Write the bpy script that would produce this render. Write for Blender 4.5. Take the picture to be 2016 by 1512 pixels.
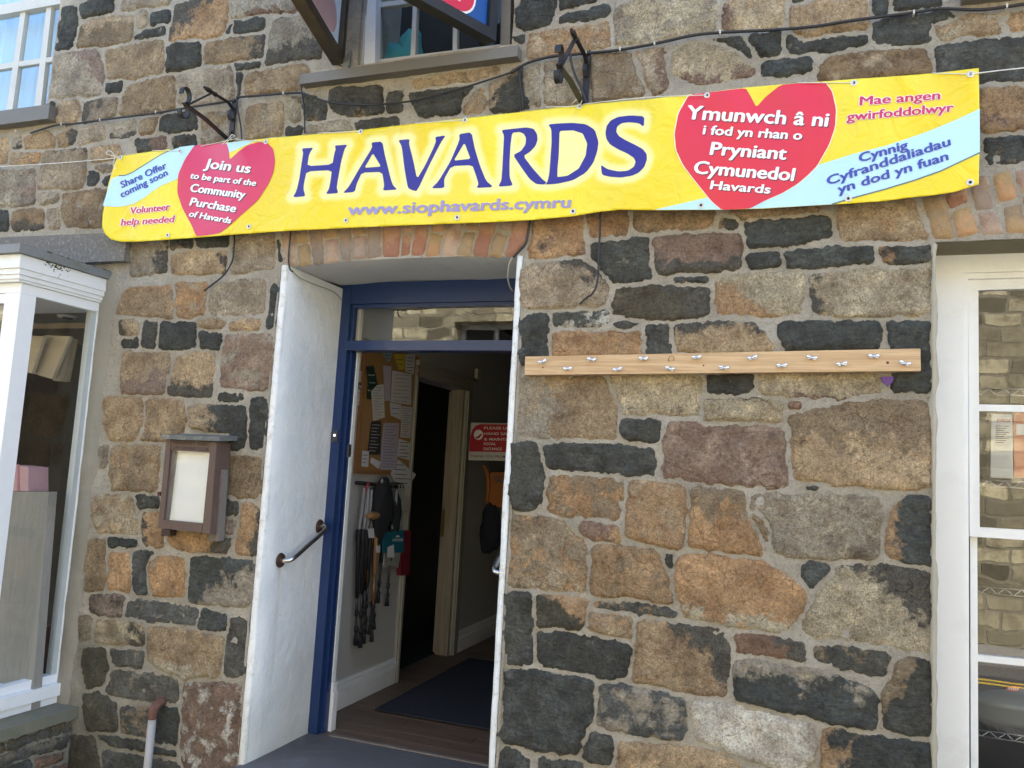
import bpy, bmesh, math, random
import numpy as np
from mathutils import Vector, Matrix, noise
from mathutils.geometry import delaunay_2d_cdt

for o in list(bpy.data.objects): bpy.data.objects.remove(o)
sc = bpy.context.scene
COL = sc.collection
R = math.radians

# ---------------------------------------------------------------- camera
YAW, PITCH, ROLL, FOC = 0.348289201, 0.106520209, -0.0558273302, 1590.28
CAM = Vector((0.0, -3.3, 1.54))
MR = Matrix.Rotation(YAW, 3, 'Z') @ Matrix.Rotation(PITCH, 3, 'X') @ Matrix.Rotation(ROLL, 3, 'Y')
cd = bpy.data.cameras.new('camera'); cam = bpy.data.objects.new('camera', cd); COL.objects.link(cam)
cd.sensor_fit = 'HORIZONTAL'; cd.sensor_width = 36.0; cd.lens = FOC / 2016 * 36.0
cd.clip_start = 0.02; cd.clip_end = 500
ax = [MR @ Vector(v) for v in ((1, 0, 0), (0, 0, 1), (0, -1, 0))]
cam.matrix_world = Matrix.Translation(CAM) @ Matrix((ax[0], ax[1], ax[2])).transposed().to_4x4()
sc.camera = cam

# ---------------------------------------------------------------- daylight
SUN_EL, SUN_ROT = R(50), R(28)       # the sun stands behind the shop: its front lies in open shade
w = bpy.data.worlds.new('World'); sc.world = w; w.use_nodes = True
nt = w.node_tree; bg = nt.nodes['Background']
sky = nt.nodes.new('ShaderNodeTexSky'); sky.sky_type = 'NISHITA'; sky.sun_disc = False
sky.sun_elevation = SUN_EL; sky.sun_rotation = SUN_ROT; sky.dust_density = 1.5
nt.links.new(sky.outputs[0], bg.inputs[0]); bg.inputs[1].default_value = 0.13
sd = bpy.data.lights.new('sun', 'SUN'); sd.energy = 4.2; sd.angle = R(0.5); sd.color = (1.0, 0.95, 0.87)
sun = bpy.data.objects.new('sun', sd); COL.objects.link(sun)
sdir = Vector((math.sin(SUN_ROT) * math.cos(SUN_EL), math.cos(SUN_ROT) * math.cos(SUN_EL), math.sin(SUN_EL)))
sun.rotation_euler = sdir.to_track_quat('Z', 'Y').to_euler(); sun.location = (2, 4, 12)
vs = sc.view_settings
vs.view_transform = 'Standard'; vs.look = 'None'; vs.gamma = 1.0; vs.use_curve_mapping = False
vs.exposure = 2.62
sc.cycles.max_bounces = 8; sc.cycles.diffuse_bounces = 5; sc.cycles.transparent_max_bounces = 12
sc.cycles.use_denoising = True

# ---------------------------------------------------------------- measuring helpers: a point seen in the photo on a known plane
def ray(x, y): return MR @ Vector((x - 1008, FOC, 756 - y))
def PY(x, y, Y=0.0):
    r = ray(x, y); return CAM + r * ((Y - CAM.y) / r.y)
def PX(x, y, X):
    r = ray(x, y); return CAM + r * ((X - CAM.x) / r.x)
def PZ(x, y, Z):
    r = ray(x, y); return CAM + r * ((Z - CAM.z) / r.z)
def proj(P):
    q = MR.transposed() @ (Vector(P) - CAM)
    return (1008 + FOC * q.x / q.y, 756 - FOC * q.z / q.y) if q.y > 0.05 else (1e6, 1e6)

# ---------------------------------------------------------------- materials
MATS = {}
def nodes_new(m):
    m.use_nodes = True; n = m.node_tree.nodes; n.clear()
    out = n.new('ShaderNodeOutputMaterial'); b = n.new('ShaderNodeBsdfPrincipled')
    m.node_tree.links.new(b.outputs[0], out.inputs[0]); return n, m.node_tree.links, b, out
def mix(n, l, fac, a, b, mode='MIX'):
    x = n.new('ShaderNodeMix'); x.data_type = 'RGBA'; x.blend_type = mode; x.clamp_factor = True
    for sock, v in ((x.inputs[0], fac), (x.inputs[6], a), (x.inputs[7], b)):
        if isinstance(v, bpy.types.NodeSocket): l.new(v, sock)
        elif isinstance(v, (int, float)): sock.default_value = v
        else: sock.default_value = (*v[:3], 1)
    return x.outputs[2]
def mth(n, l, op, a, b=0.0, c=0.0):
    x = n.new('ShaderNodeMath'); x.operation = op
    for i, v in enumerate((a, b, c)):
        if isinstance(v, bpy.types.NodeSocket): l.new(v, x.inputs[i])
        else: x.inputs[i].default_value = v
    return x.outputs[0]
def nz(n, l, vec, scale, detail=4, rough=0.6, dist=0.0):
    x = n.new('ShaderNodeTexNoise'); x.inputs['Scale'].default_value = scale; x.inputs['Detail'].default_value = detail
    x.inputs['Roughness'].default_value = rough; x.inputs['Distortion'].default_value = dist
    if vec is not None: l.new(vec, x.inputs['Vector'])
    return x.outputs['Fac']
def ramp(n, l, f, lo, hi):
    x = n.new('ShaderNodeMapRange'); x.inputs[1].default_value = lo; x.inputs[2].default_value = hi; x.clamp = True
    l.new(f, x.inputs[0]); return x.outputs[0]
def bump(n, l, h, strength, dist, b, prev=None):
    x = n.new('ShaderNodeBump'); x.inputs['Strength'].default_value = strength; x.inputs['Distance'].default_value = dist
    l.new(h, x.inputs['Height'])
    if prev is not None: l.new(prev, x.inputs['Normal'])
    if b is not None: l.new(x.outputs[0], b.inputs['Normal'])
    return x.outputs[0]
def geo(n): return n.new('ShaderNodeNewGeometry').outputs['Position']
def M(name, col, rough=0.6, var=0.12, scale=9.0, metal=0.0, bmp=0.25, bscale=60.0, dirt=None, damt=0.0, stretch=None, spec=None, emit=0):
    """plain surface with uneven tone, fine relief and optional dirt patches"""
    if name in MATS: return MATS[name]
    m = bpy.data.materials.new(name); n, l, b, out = nodes_new(m)
    pos = geo(n)
    if stretch:
        mp = n.new('ShaderNodeMapping'); l.new(pos, mp.inputs[0]); mp.inputs['Scale'].default_value = stretch; pos = mp.outputs[0]
    f = nz(n, l, pos, scale, 5, 0.65)
    c = mix(n, l, f, tuple(v * (1 - var) for v in col), tuple(min(1, v * (1 + var)) for v in col))
    if dirt:
        g = nz(n, l, pos, scale * 0.7, 8, 0.72, 0.4)
        c = mix(n, l, mth(n, l, 'MULTIPLY', ramp(n, l, g, 0.52, 0.72), damt), c, dirt)
    l.new(c, b.inputs['Base Color']); b.inputs['Roughness'].default_value = rough; b.inputs['Metallic'].default_value = metal
    if spec is not None: b.inputs['Specular IOR Level'].default_value = spec
    if bmp: bump(n, l, nz(n, l, pos, bscale, 5, 0.7), bmp, 0.004, b)
    if emit:
        b.inputs['Emission Color'].default_value = (*col, 1); b.inputs['Emission Strength'].default_value = emit
    MATS[name] = m; return m

def attr(n, name):
    a = n.new('ShaderNodeAttribute'); a.attribute_name = name; return a
def stone_material():
    m = bpy.data.materials.new('rubble_stone'); n, l, b, out = nodes_new(m)
    pos = geo(n)
    warp = n.new('ShaderNodeTexNoise'); warp.inputs['Scale'].default_value = 14; warp.inputs['Detail'].default_value = 6; l.new(pos, warp.inputs[0])
    va = n.new('ShaderNodeVectorMath'); va.operation = 'SCALE'; va.inputs[3].default_value = 0.05; l.new(warp.outputs['Color'], va.inputs[0])
    vb = n.new('ShaderNodeVectorMath'); vb.operation = 'ADD'; l.new(pos, vb.inputs[0]); l.new(va.outputs[0], vb.inputs[1]); wp = vb.outputs[0]
    c1 = attr(n, 'c1').outputs['Color']; c2 = attr(n, 'c2').outputs['Color']
    pr = n.new('ShaderNodeSeparateColor'); l.new(attr(n, 'pr').outputs['Color'], pr.inputs[0])   # R patch bias, G edge distance, B granularity
    big = nz(n, l, wp, 11, 9, 0.62)
    pm = mth(n, l, 'ADD', pr.outputs[0], mth(n, l, 'MULTIPLY', mth(n, l, 'SUBTRACT', big, 0.5), 3.0))
    pm = mth(n, l, 'ADD', pm, mth(n, l, 'MULTIPLY', mth(n, l, 'SUBTRACT', nz(n, l, wp, 42, 7, 0.7), 0.5), 0.9))
    pmask = ramp(n, l, pm, -0.12, 0.16)
    # tone wandering inside each colour
    t = nz(n, l, wp, 7, 6, 0.6)
    c1v = mix(n, l, ramp(n, l, t, 0.3, 0.7), mix(n, l, 1.0, c1, (0.60, 0.56, 0.52), 'MULTIPLY'), mix(n, l, 1.0, c1, (1.42, 1.42, 1.38), 'MULTIPLY'))
    rust = nz(n, l, pos, 23, 6, 0.7)
    c1v = mix(n, l, mth(n, l, 'MULTIPLY', ramp(n, l, rust, 0.52, 0.68), 0.5), c1v, mix(n, l, 1.0, c1, (0.82, 0.62, 0.48), 'MULTIPLY'))
    c = mix(n, l, pmask, c1v, c2)
    # grain: pits and glints of quartz
    g1 = nz(n, l, pos, 170, 4, 0.8); g2 = nz(n, l, pos, 75, 4, 0.75)
    gran = pr.outputs[2]
    dk = mth(n, l, 'MULTIPLY', ramp(n, l, g1, 0.51, 0.60), gran)
    c = mix(n, l, mth(n, l, 'MULTIPLY', dk, 0.62), c, mix(n, l, 1.0, c, (0.42, 0.36, 0.31), 'MULTIPLY'))
    lt = mth(n, l, 'MULTIPLY', ramp(n, l, g1, 0.48, 0.38), gran)
    c = mix(n, l, mth(n, l, 'MULTIPLY', lt, 0.45), c, mix(n, l, 1.0, c, (1.65, 1.6, 1.5), 'MULTIPLY'))
    c = mix(n, l, mth(n, l, 'MULTIPLY', ramp(n, l, g2, 0.52, 0.62), 0.62), c, mix(n, l, 1.0, c, (0.52, 0.46, 0.42), 'MULTIPLY'))
    c = mix(n, l, mth(n, l, 'MULTIPLY', ramp(n, l, g2, 0.46, 0.36), 0.45), c, mix(n, l, 1.0, c, (1.5, 1.48, 1.42), 'MULTIPLY'))
    mid = nz(n, l, wp, 19, 7, 0.7)
    c = mix(n, l, mth(n, l, 'MULTIPLY', ramp(n, l, mid, 0.53, 0.66), 0.6), c, mix(n, l, 1.0, c, (0.50, 0.44, 0.40), 'MULTIPLY'))
    c = mix(n, l, mth(n, l, 'MULTIPLY', ramp(n, l, mid, 0.45, 0.33), 0.6), c, mix(n, l, 1.0, c, (1.5, 1.5, 1.46), 'MULTIPLY'))
    veins = nz(n, l, wp, 26, 9, 0.75, 1.2)
    c = mix(n, l, mth(n, l, 'MULTIPLY', ramp(n, l, mth(n, l, 'ABSOLUTE', mth(n, l, 'SUBTRACT', veins, 0.5)), 0.012, 0.0), 0.45), c, mix(n, l, 1.0, c, (0.4, 0.33, 0.28), 'MULTIPLY'))
    # flakes of lime and lichen
    lime = nz(n, l, wp, 38, 8, 0.75)
    c = mix(n, l, mth(n, l, 'MULTIPLY', ramp(n, l, lime, 0.66, 0.74), 0.55), c, (0.45, 0.42, 0.36))
    # bedding streaks of the slaty stones
    mpb = n.new('ShaderNodeMapping'); l.new(wp, mpb.inputs[0]); mpb.inputs['Scale'].default_value = (1, 1, 4.5); mpb.inputs['Rotation'].default_value = (0, 0.12, 0)
    bed = nz(n, l, mpb.outputs[0], 20, 7, 0.75, 0.4)
    sl = ramp(n, l, gran, 0.5, 0.2)
    c = mix(n, l, mth(n, l, 'MULTIPLY', ramp(n, l, bed, 0.54, 0.68), mth(n, l, 'MULTIPLY', sl, 0.55)), c, mix(n, l, 1.0, c, (1.9, 1.95, 1.8), 'MULTIPLY'))
    c = mix(n, l, mth(n, l, 'MULTIPLY', ramp(n, l, bed, 0.46, 0.34), mth(n, l, 'MULTIPLY', sl, 0.6)), c, mix(n, l, 1.0, c, (0.45, 0.45, 0.47), 'MULTIPLY'))
    # fine cracks
    vor = n.new('ShaderNodeTexVoronoi'); vor.feature = 'DISTANCE_TO_EDGE'; vor.inputs['Scale'].default_value = 9; l.new(wp, vor.inputs['Vector'])
    crk = mth(n, l, 'MULTIPLY', ramp(n, l, vor.outputs['Distance'], 0.02, 0.0), ramp(n, l, t, 0.5, 0.62))
    c = mix(n, l, mth(n, l, 'MULTIPLY', crk, 0.7), c, mix(n, l, 1.0, c, (0.3, 0.25, 0.2), 'MULTIPLY'))
    # mortar dragged over the arrises
    sm = nz(n, l, pos, 48, 6, 0.7)
    em = ramp(n, l, mth(n, l, 'SUBTRACT', sm, mth(n, l, 'MULTIPLY', pr.outputs[1], 1.0)), 0.40, 0.52)
    sp = n.new('ShaderNodeSeparateXYZ'); l.new(pos, sp.inputs[0])
    dz = mth(n, l, 'MULTIPLY', ramp(n, l, mth(n, l, 'ADD', sp.outputs[2], mth(n, l, 'MULTIPLY', t, 0.9)), 1.45, 0.85), ramp(n, l, sp.outputs[0], -2.4, -3.3))
    c = mix(n, l, mth(n, l, 'MULTIPLY', dz, mth(n, l, 'MULTIPLY', ramp(n, l, big, 0.4, 0.6), 0.6)), c, (0.085, 0.085, 0.05))
    dl = mth(n, l, 'MULTIPLY', ramp(n, l, pr.outputs[1], 0.13, 0.03), ramp(n, l, nz(n, l, pos, 17, 3, 0.6), 0.42, 0.52))  # shadow gap between stone and mortar painted as a thin dark edge line
    c = mix(n, l, em, c, (0.41, 0.36, 0.28))
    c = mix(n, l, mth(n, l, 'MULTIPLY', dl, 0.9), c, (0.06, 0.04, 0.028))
    l.new(c, b.inputs['Base Color'])
    b.inputs['Roughness'].default_value = 0.82; b.inputs['Specular IOR Level'].default_value = 0.35
    h = mth(n, l, 'ADD', mth(n, l, 'MULTIPLY', g1, gran), mth(n, l, 'MULTIPLY', nz(n, l, wp, 45, 8, 0.72), 2.6))
    h = mth(n, l, 'ADD', h, mth(n, l, 'MULTIPLY', bed, mth(n, l, 'MULTIPLY', sl, 2.2)))
    h = mth(n, l, 'ADD', h, mth(n, l, 'MULTIPLY', mid, 1.2))
    h = mth(n, l, 'ADD', h, mth(n, l, 'MULTIPLY', pmask, -0.6))
    h = mth(n, l, 'SUBTRACT', h, mth(n, l, 'MULTIPLY', crk, 0.5))
    bump(n, l, h, 1.0, 0.014, b)
    return m
def mortar_material():
    m = bpy.data.materials.new('lime_mortar'); n, l, b, out = nodes_new(m)
    pos = geo(n)
    a = nz(n, l, pos, 5, 7, 0.6); g = nz(n, l, pos, 60, 6, 0.75); s = nz(n, l, pos, 210, 3, 0.8)
    c = mix(n, l, ramp(n, l, a, 0.3, 0.7), (0.33, 0.295, 0.235), (0.54, 0.49, 0.405))
    c = mix(n, l, mth(n, l, 'MULTIPLY', ramp(n, l, g, 0.52, 0.66), 0.6), c, (0.20, 0.17, 0.125))
    c = mix(n, l, mth(n, l, 'MULTIPLY', ramp(n, l, s, 0.6, 0.7), 0.6), c, (0.12, 0.1, 0.08))
    c = mix(n, l, mth(n, l, 'MULTIPLY', ramp(n, l, s, 0.44, 0.35), 0.55), c, (0.58, 0.54, 0.45))
    ln = nz(n, l, pos, 15, 8, 0.72, 1.0)
    c = mix(n, l, mth(n, l, 'MULTIPLY', ramp(n, l, mth(n, l, 'ABSOLUTE', mth(n, l, 'SUBTRACT', ln, 0.5)), 0.008, 0.0), 0.5), c, (0.11, 0.09, 0.07))
    # algae and damp near the ground and beside the bay
    sp = n.new('ShaderNodeSeparateXYZ'); l.new(pos, sp.inputs[0])
    dz = mth(n, l, 'MULTIPLY', ramp(n, l, mth(n, l, 'ADD', sp.outputs[2], mth(n, l, 'MULTIPLY', a, 0.9)), 1.35, 0.75), ramp(n, l, sp.outputs[0], -2.4, -3.3))
    c = mix(n, l, mth(n, l, 'MULTIPLY', dz, 0.5), c, (0.13, 0.125, 0.085))
    l.new(c, b.inputs['Base Color']); b.inputs['Roughness'].default_value = 0.93
    h = mth(n, l, 'ADD', mth(n, l, 'MULTIPLY', g, 1.6), mth(n, l, 'MULTIPLY', s, 0.5))
    bump(n, l, h, 1.0, 0.009, b)
    return m
def brick_material():
    m = bpy.data.materials.new('arch_brick'); n, l, b, out = nodes_new(m)
    pos = geo(n); c1 = attr(n, 'c1').outputs['Color']; c2 = attr(n, 'c2').outputs['Color']
    pr = n.new('ShaderNodeSeparateColor'); l.new(attr(n, 'pr').outputs['Color'], pr.inputs[0])
    t = nz(n, l, pos, 17, 6, 0.6)
    c = mix(n, l, ramp(n, l, mth(n, l, 'ADD', t, mth(n, l, 'MULTIPLY', pr.outputs[0], 0.4)), 0.45, 0.62), c1, c2)
    g = nz(n, l, pos, 130, 4, 0.75)
    c = mix(n, l, mth(n, l, 'MULTIPLY', ramp(n, l, g, 0.55, 0.68), 0.6), c, mix(n, l, 1.0, c, (0.45, 0.4, 0.36), 'MULTIPLY'))
    c = mix(n, l, mth(n, l, 'MULTIPLY', ramp(n, l, g, 0.42, 0.32), 0.6), c, mix(n, l, 1.0, c, (1.5, 1.45, 1.35), 'MULTIPLY'))
    sm = nz(n, l, pos, 60, 6, 0.7)
    em = ramp(n, l, mth(n, l, 'SUBTRACT', sm, mth(n, l, 'MULTIPLY', pr.outputs[1], 1.8)), 0.42, 0.54)
    c = mix(n, l, em, c, (0.385, 0.335, 0.26))
    l.new(c, b.inputs['Base Color']); b.inputs['Roughness'].default_value = 0.88
    bump(n, l, mth(n, l, 'ADD', g, mth(n, l, 'MULTIPLY', sm, 1.5)), 0.7, 0.004, b)
    return m
def wood_material(name, ca, cb, scale=(3, 60, 60), rough=0.55, ring=3.0, knots=False):
    m = bpy.data.materials.new(name); n, l, b, out = nodes_new(m); pos = geo(n)
    mp = n.new('ShaderNodeMapping'); l.new(pos, mp.inputs[0]); mp.inputs['Scale'].default_value = scale
    wv = nz(n, l, mp.outputs[0], ring, 4, 0.55, 0.8); fi = nz(n, l, mp.outputs[0], ring * 4, 3, 0.6)
    c = mix(n, l, ramp(n, l, wv, 0.35, 0.62), ca, cb)
    c = mix(n, l, mth(n, l, 'MULTIPLY', ramp(n, l, fi, 0.5, 0.7), 0.4), c, tuple(v * 0.6 for v in ca))
    l.new(c, b.inputs['Base Color']); b.inputs['Roughness'].default_value = rough
    bump(n, l, fi, 0.25, 0.002, b); return m
def glass_material(name, ior=1.5, tint=(0.975, 0.98, 0.975), wav=0.0):
    if name in MATS: return MATS[name]
    m = bpy.data.materials.new(name); m.use_nodes = True; n = m.node_tree.nodes; l = m.node_tree.links; n.clear()
    out = n.new('ShaderNodeOutputMaterial'); t = n.new('ShaderNodeBsdfTransparent'); g = n.new('ShaderNodeBsdfGlossy'); fr = n.new('ShaderNodeFresnel'); ms = n.new('ShaderNodeMixShader')
    t.inputs[0].default_value = (*tint, 1); g.inputs['Roughness'].default_value = 0.0; fr.inputs[0].default_value = ior
    gm = n.new('ShaderNodeNewGeometry'); l.new(mth(n, l, 'MULTIPLY', fr.outputs[0], mth(n, l, 'SUBTRACT', 1.0, gm.outputs['Backfacing'])), ms.inputs[0]); l.new(t.outputs[0], ms.inputs[1]); l.new(g.outputs[0], ms.inputs[2]); l.new(ms.outputs[0], out.inputs[0])
    if wav:
        bp = bump(n, l, nz(n, l, geo(n), 5.0, 2, 0.5), 1.0, wav, None)
        l.new(bp, g.inputs['Normal'])
    return m

# ---------------------------------------------------------------- object helpers
def link(o, parent=None):
    COL.objects.link(o)
    if parent is not None:
        o.parent = parent; o.matrix_parent_inverse = parent.matrix_world.inverted()
    return o
def thing(name, label, cat, loc=(0, 0, 0), group=None):
    o = bpy.data.objects.new(name, None); o.empty_display_size = 0.1
    o.location = loc; COL.objects.link(o); o.matrix_world = Matrix.Translation(loc)
    o['label'] = label; o['category'] = cat
    if group: o['group'] = group
    return o
def tag(o, label, cat, group=None):
    o['label'] = label; o['category'] = cat
    if group: o['group'] = group
    return o
def mesh(name, vs_, fs, m, parent=None, smooth=False, kind=None, label=None):
    d = bpy.data.meshes.new(name); d.from_pydata([tuple(v) for v in vs_], [], fs); d.update()
    if smooth: d.polygons.foreach_set('use_smooth', [True] * len(d.polygons))
    if m: d.materials.append(m)
    o = bpy.data.objects.new(name, d); link(o, parent)
    if kind: o['kind'] = kind
    if label: o['label'] = label
    return o
def bmo(name, bm, m, parent=None, smooth=False, kind=None, bevel=0, label=None):
    if bevel:
        bmesh.ops.bevel(bm, geom=[e for e in bm.edges if len(e.link_faces) == 2 and e.calc_face_angle(0) > 0.5], offset=bevel, segments=2, affect='EDGES', clamp_overlap=True)
    bmesh.ops.recalc_face_normals(bm, faces=bm.faces)
    d = bpy.data.meshes.new(name); bm.to_mesh(d); bm.free()
    if smooth: d.polygons.foreach_set('use_smooth', [True] * len(d.polygons))
    d.materials.append(m); o = bpy.data.objects.new(name, d); link(o, parent)
    if kind: o['kind'] = kind
    if label: o['label'] = label
    return o
def add_box(bm, a, b):
    x0, x1 = sorted((a[0], b[0])); y0, y1 = sorted((a[1], b[1])); z0, z1 = sorted((a[2], b[2]))
    v = [bm.verts.new(p) for p in ((x0, y0, z0), (x1, y0, z0), (x1, y1, z0), (x0, y1, z0), (x0, y0, z1), (x1, y0, z1), (x1, y1, z1), (x0, y1, z1))]
    for f in ((0, 3, 2, 1), (4, 5, 6, 7), (0, 1, 5, 4), (1, 2, 6, 5), (2, 3, 7, 6), (3, 0, 4, 7)): bm.faces.new([v[i] for i in f])
def box(name, a, b, m, parent=None, bevel=0, **k):
    bm = bmesh.new(); add_box(bm, a, b); return bmo(name, bm, m, parent, bevel=bevel, **k)
def add_prism(bm, pts, d):
    """polygon pts pushed along vector d"""
    d = Vector(d); a = [bm.verts.new(p) for p in pts]; b = [bm.verts.new(Vector(p) + d) for p in pts]; n = len(pts)
    bm.faces.new(a); bm.faces.new(b[::-1])
    for i in range(n): bm.faces.new((a[i], b[i], b[(i + 1) % n], a[(i + 1) % n]))
def prism(name, pts, d, m, parent=None, bevel=0, **k):
    bm = bmesh.new(); add_prism(bm, pts, d); return bmo(name, bm, m, parent, bevel=bevel, **k)
def py_prism(name, px, Y, depth, m, parent=None, bevel=0.003, **k):
    """outline seen in the photo, on the plane y=Y, pushed back by depth"""
    return prism(name, [PY(x, y, Y) for x, y in px], (0, depth, 0), m, parent, bevel, **k)
def add_tube(bm, path, r, n=8, closed=False):
    path = [Vector(p) for p in path]; rings = []; N = len(path); up = None
    for i, p in enumerate(path):
        t = (path[min(i + 1, N - 1)] - path[max(i - 1, 0)])
        t = t.normalized() if t.length > 1e-9 else Vector((0, 0, 1))
        if up is None: up = t.orthogonal().normalized()
        up = (up - t * up.dot(t)); up = up.normalized() if up.length > 1e-6 else t.orthogonal().normalized()
        s = t.cross(up); rr = r[i] if isinstance(r, (list, tuple)) else r
        rings.append([bm.verts.new(p + (up * math.cos(a) + s * math.sin(a)) * rr) for a in (2 * math.pi * k / n for k in range(n))])
    for a, b in zip(rings, rings[1:]):
        for k in range(n): bm.faces.new((a[k], a[(k + 1) % n], b[(k + 1) % n], b[k]))
    if not closed: bm.faces.new(rings[0][::-1]); bm.faces.new(rings[-1])
def tube(name, path, r, m, parent=None, n=8, **k):
    bm = bmesh.new(); add_tube(bm, path, r, n); return bmo(name, bm, m, parent, smooth=True, **k)
def smoothpath(pts, k=4):
    pts = [Vector(p) for p in pts]; out = []
    for i in range(len(pts) - 1):
        p0, p1, p2, p3 = pts[max(i - 1, 0)], pts[i], pts[i + 1], pts[min(i + 2, len(pts) - 1)]
        for j in range(k):
            t = j / k
            out.append(0.5 * ((2 * p1) + (p2 - p0) * t + (2 * p0 - 5 * p1 + 4 * p2 - p3) * t * t + (3 * p1 - p0 - 3 * p2 + p3) * t ** 3))
    out.append(pts[-1]); return out

_txt = {}
def glyphs(s, bold=0.0, shear=0.0):
    """vertices (2D, box-normalised in x; y in cap heights) and triangles of a line of type"""
    key = (s, bold, shear)
    if key in _txt: return _txt[key]
    c = bpy.data.curves.new('type', 'FONT'); c.body = s; c.offset = bold; c.shear = shear; c.resolution_u = 3; c.fill_mode = 'FRONT'
    c.space_character = 1.0 + bold * 2
    o = bpy.data.objects.new('type', c); me = bpy.data.meshes.new_from_object(o)
    v = np.array([x.co[:2] for x in me.vertices]); f = [tuple(p.vertices) for p in me.polygons]
    bpy.data.objects.remove(o); bpy.data.curves.remove(c); bpy.data.meshes.remove(me)
    v[:, 0] -= v[:, 0].min(); w = v[:, 0].max(); v[:, 0] /= w; v[:, 1] /= 0.70
    _txt[key] = (v, f); return v, f
def type_on(name, s, a, b, cap, surf, m, parent, off, bold=0.03, shear=0.0, shift=(0, 0), up=None, passes=None):
    """line of type from baseline point a to b (in the surface's own 2D units), cap height cap; surf(x, y, off) -> world"""
    v, f = glyphs(s, bold, shear); a = np.array(a, float) + shift; b = np.array(b, float) + shift; d = b - a
    u = np.array(up, float) if up is not None else np.array((d[1], -d[0])); u = u / np.linalg.norm(u) * cap
    P = a + v[:, :1] * d + v[:, 1:] * u
    V, F = [], []
    for k, (sx_, sy_) in enumerate(passes or ((0, 0),)):          # heavy type: the strokes laid over each other
        b0 = len(V); V += [surf(p[0] + sx_, p[1] + sy_, off + k * 0.00006) for p in P]; F += [tuple(i + b0 for i in t) for t in f]
    return mesh(name, V, F, m, parent)
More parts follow.
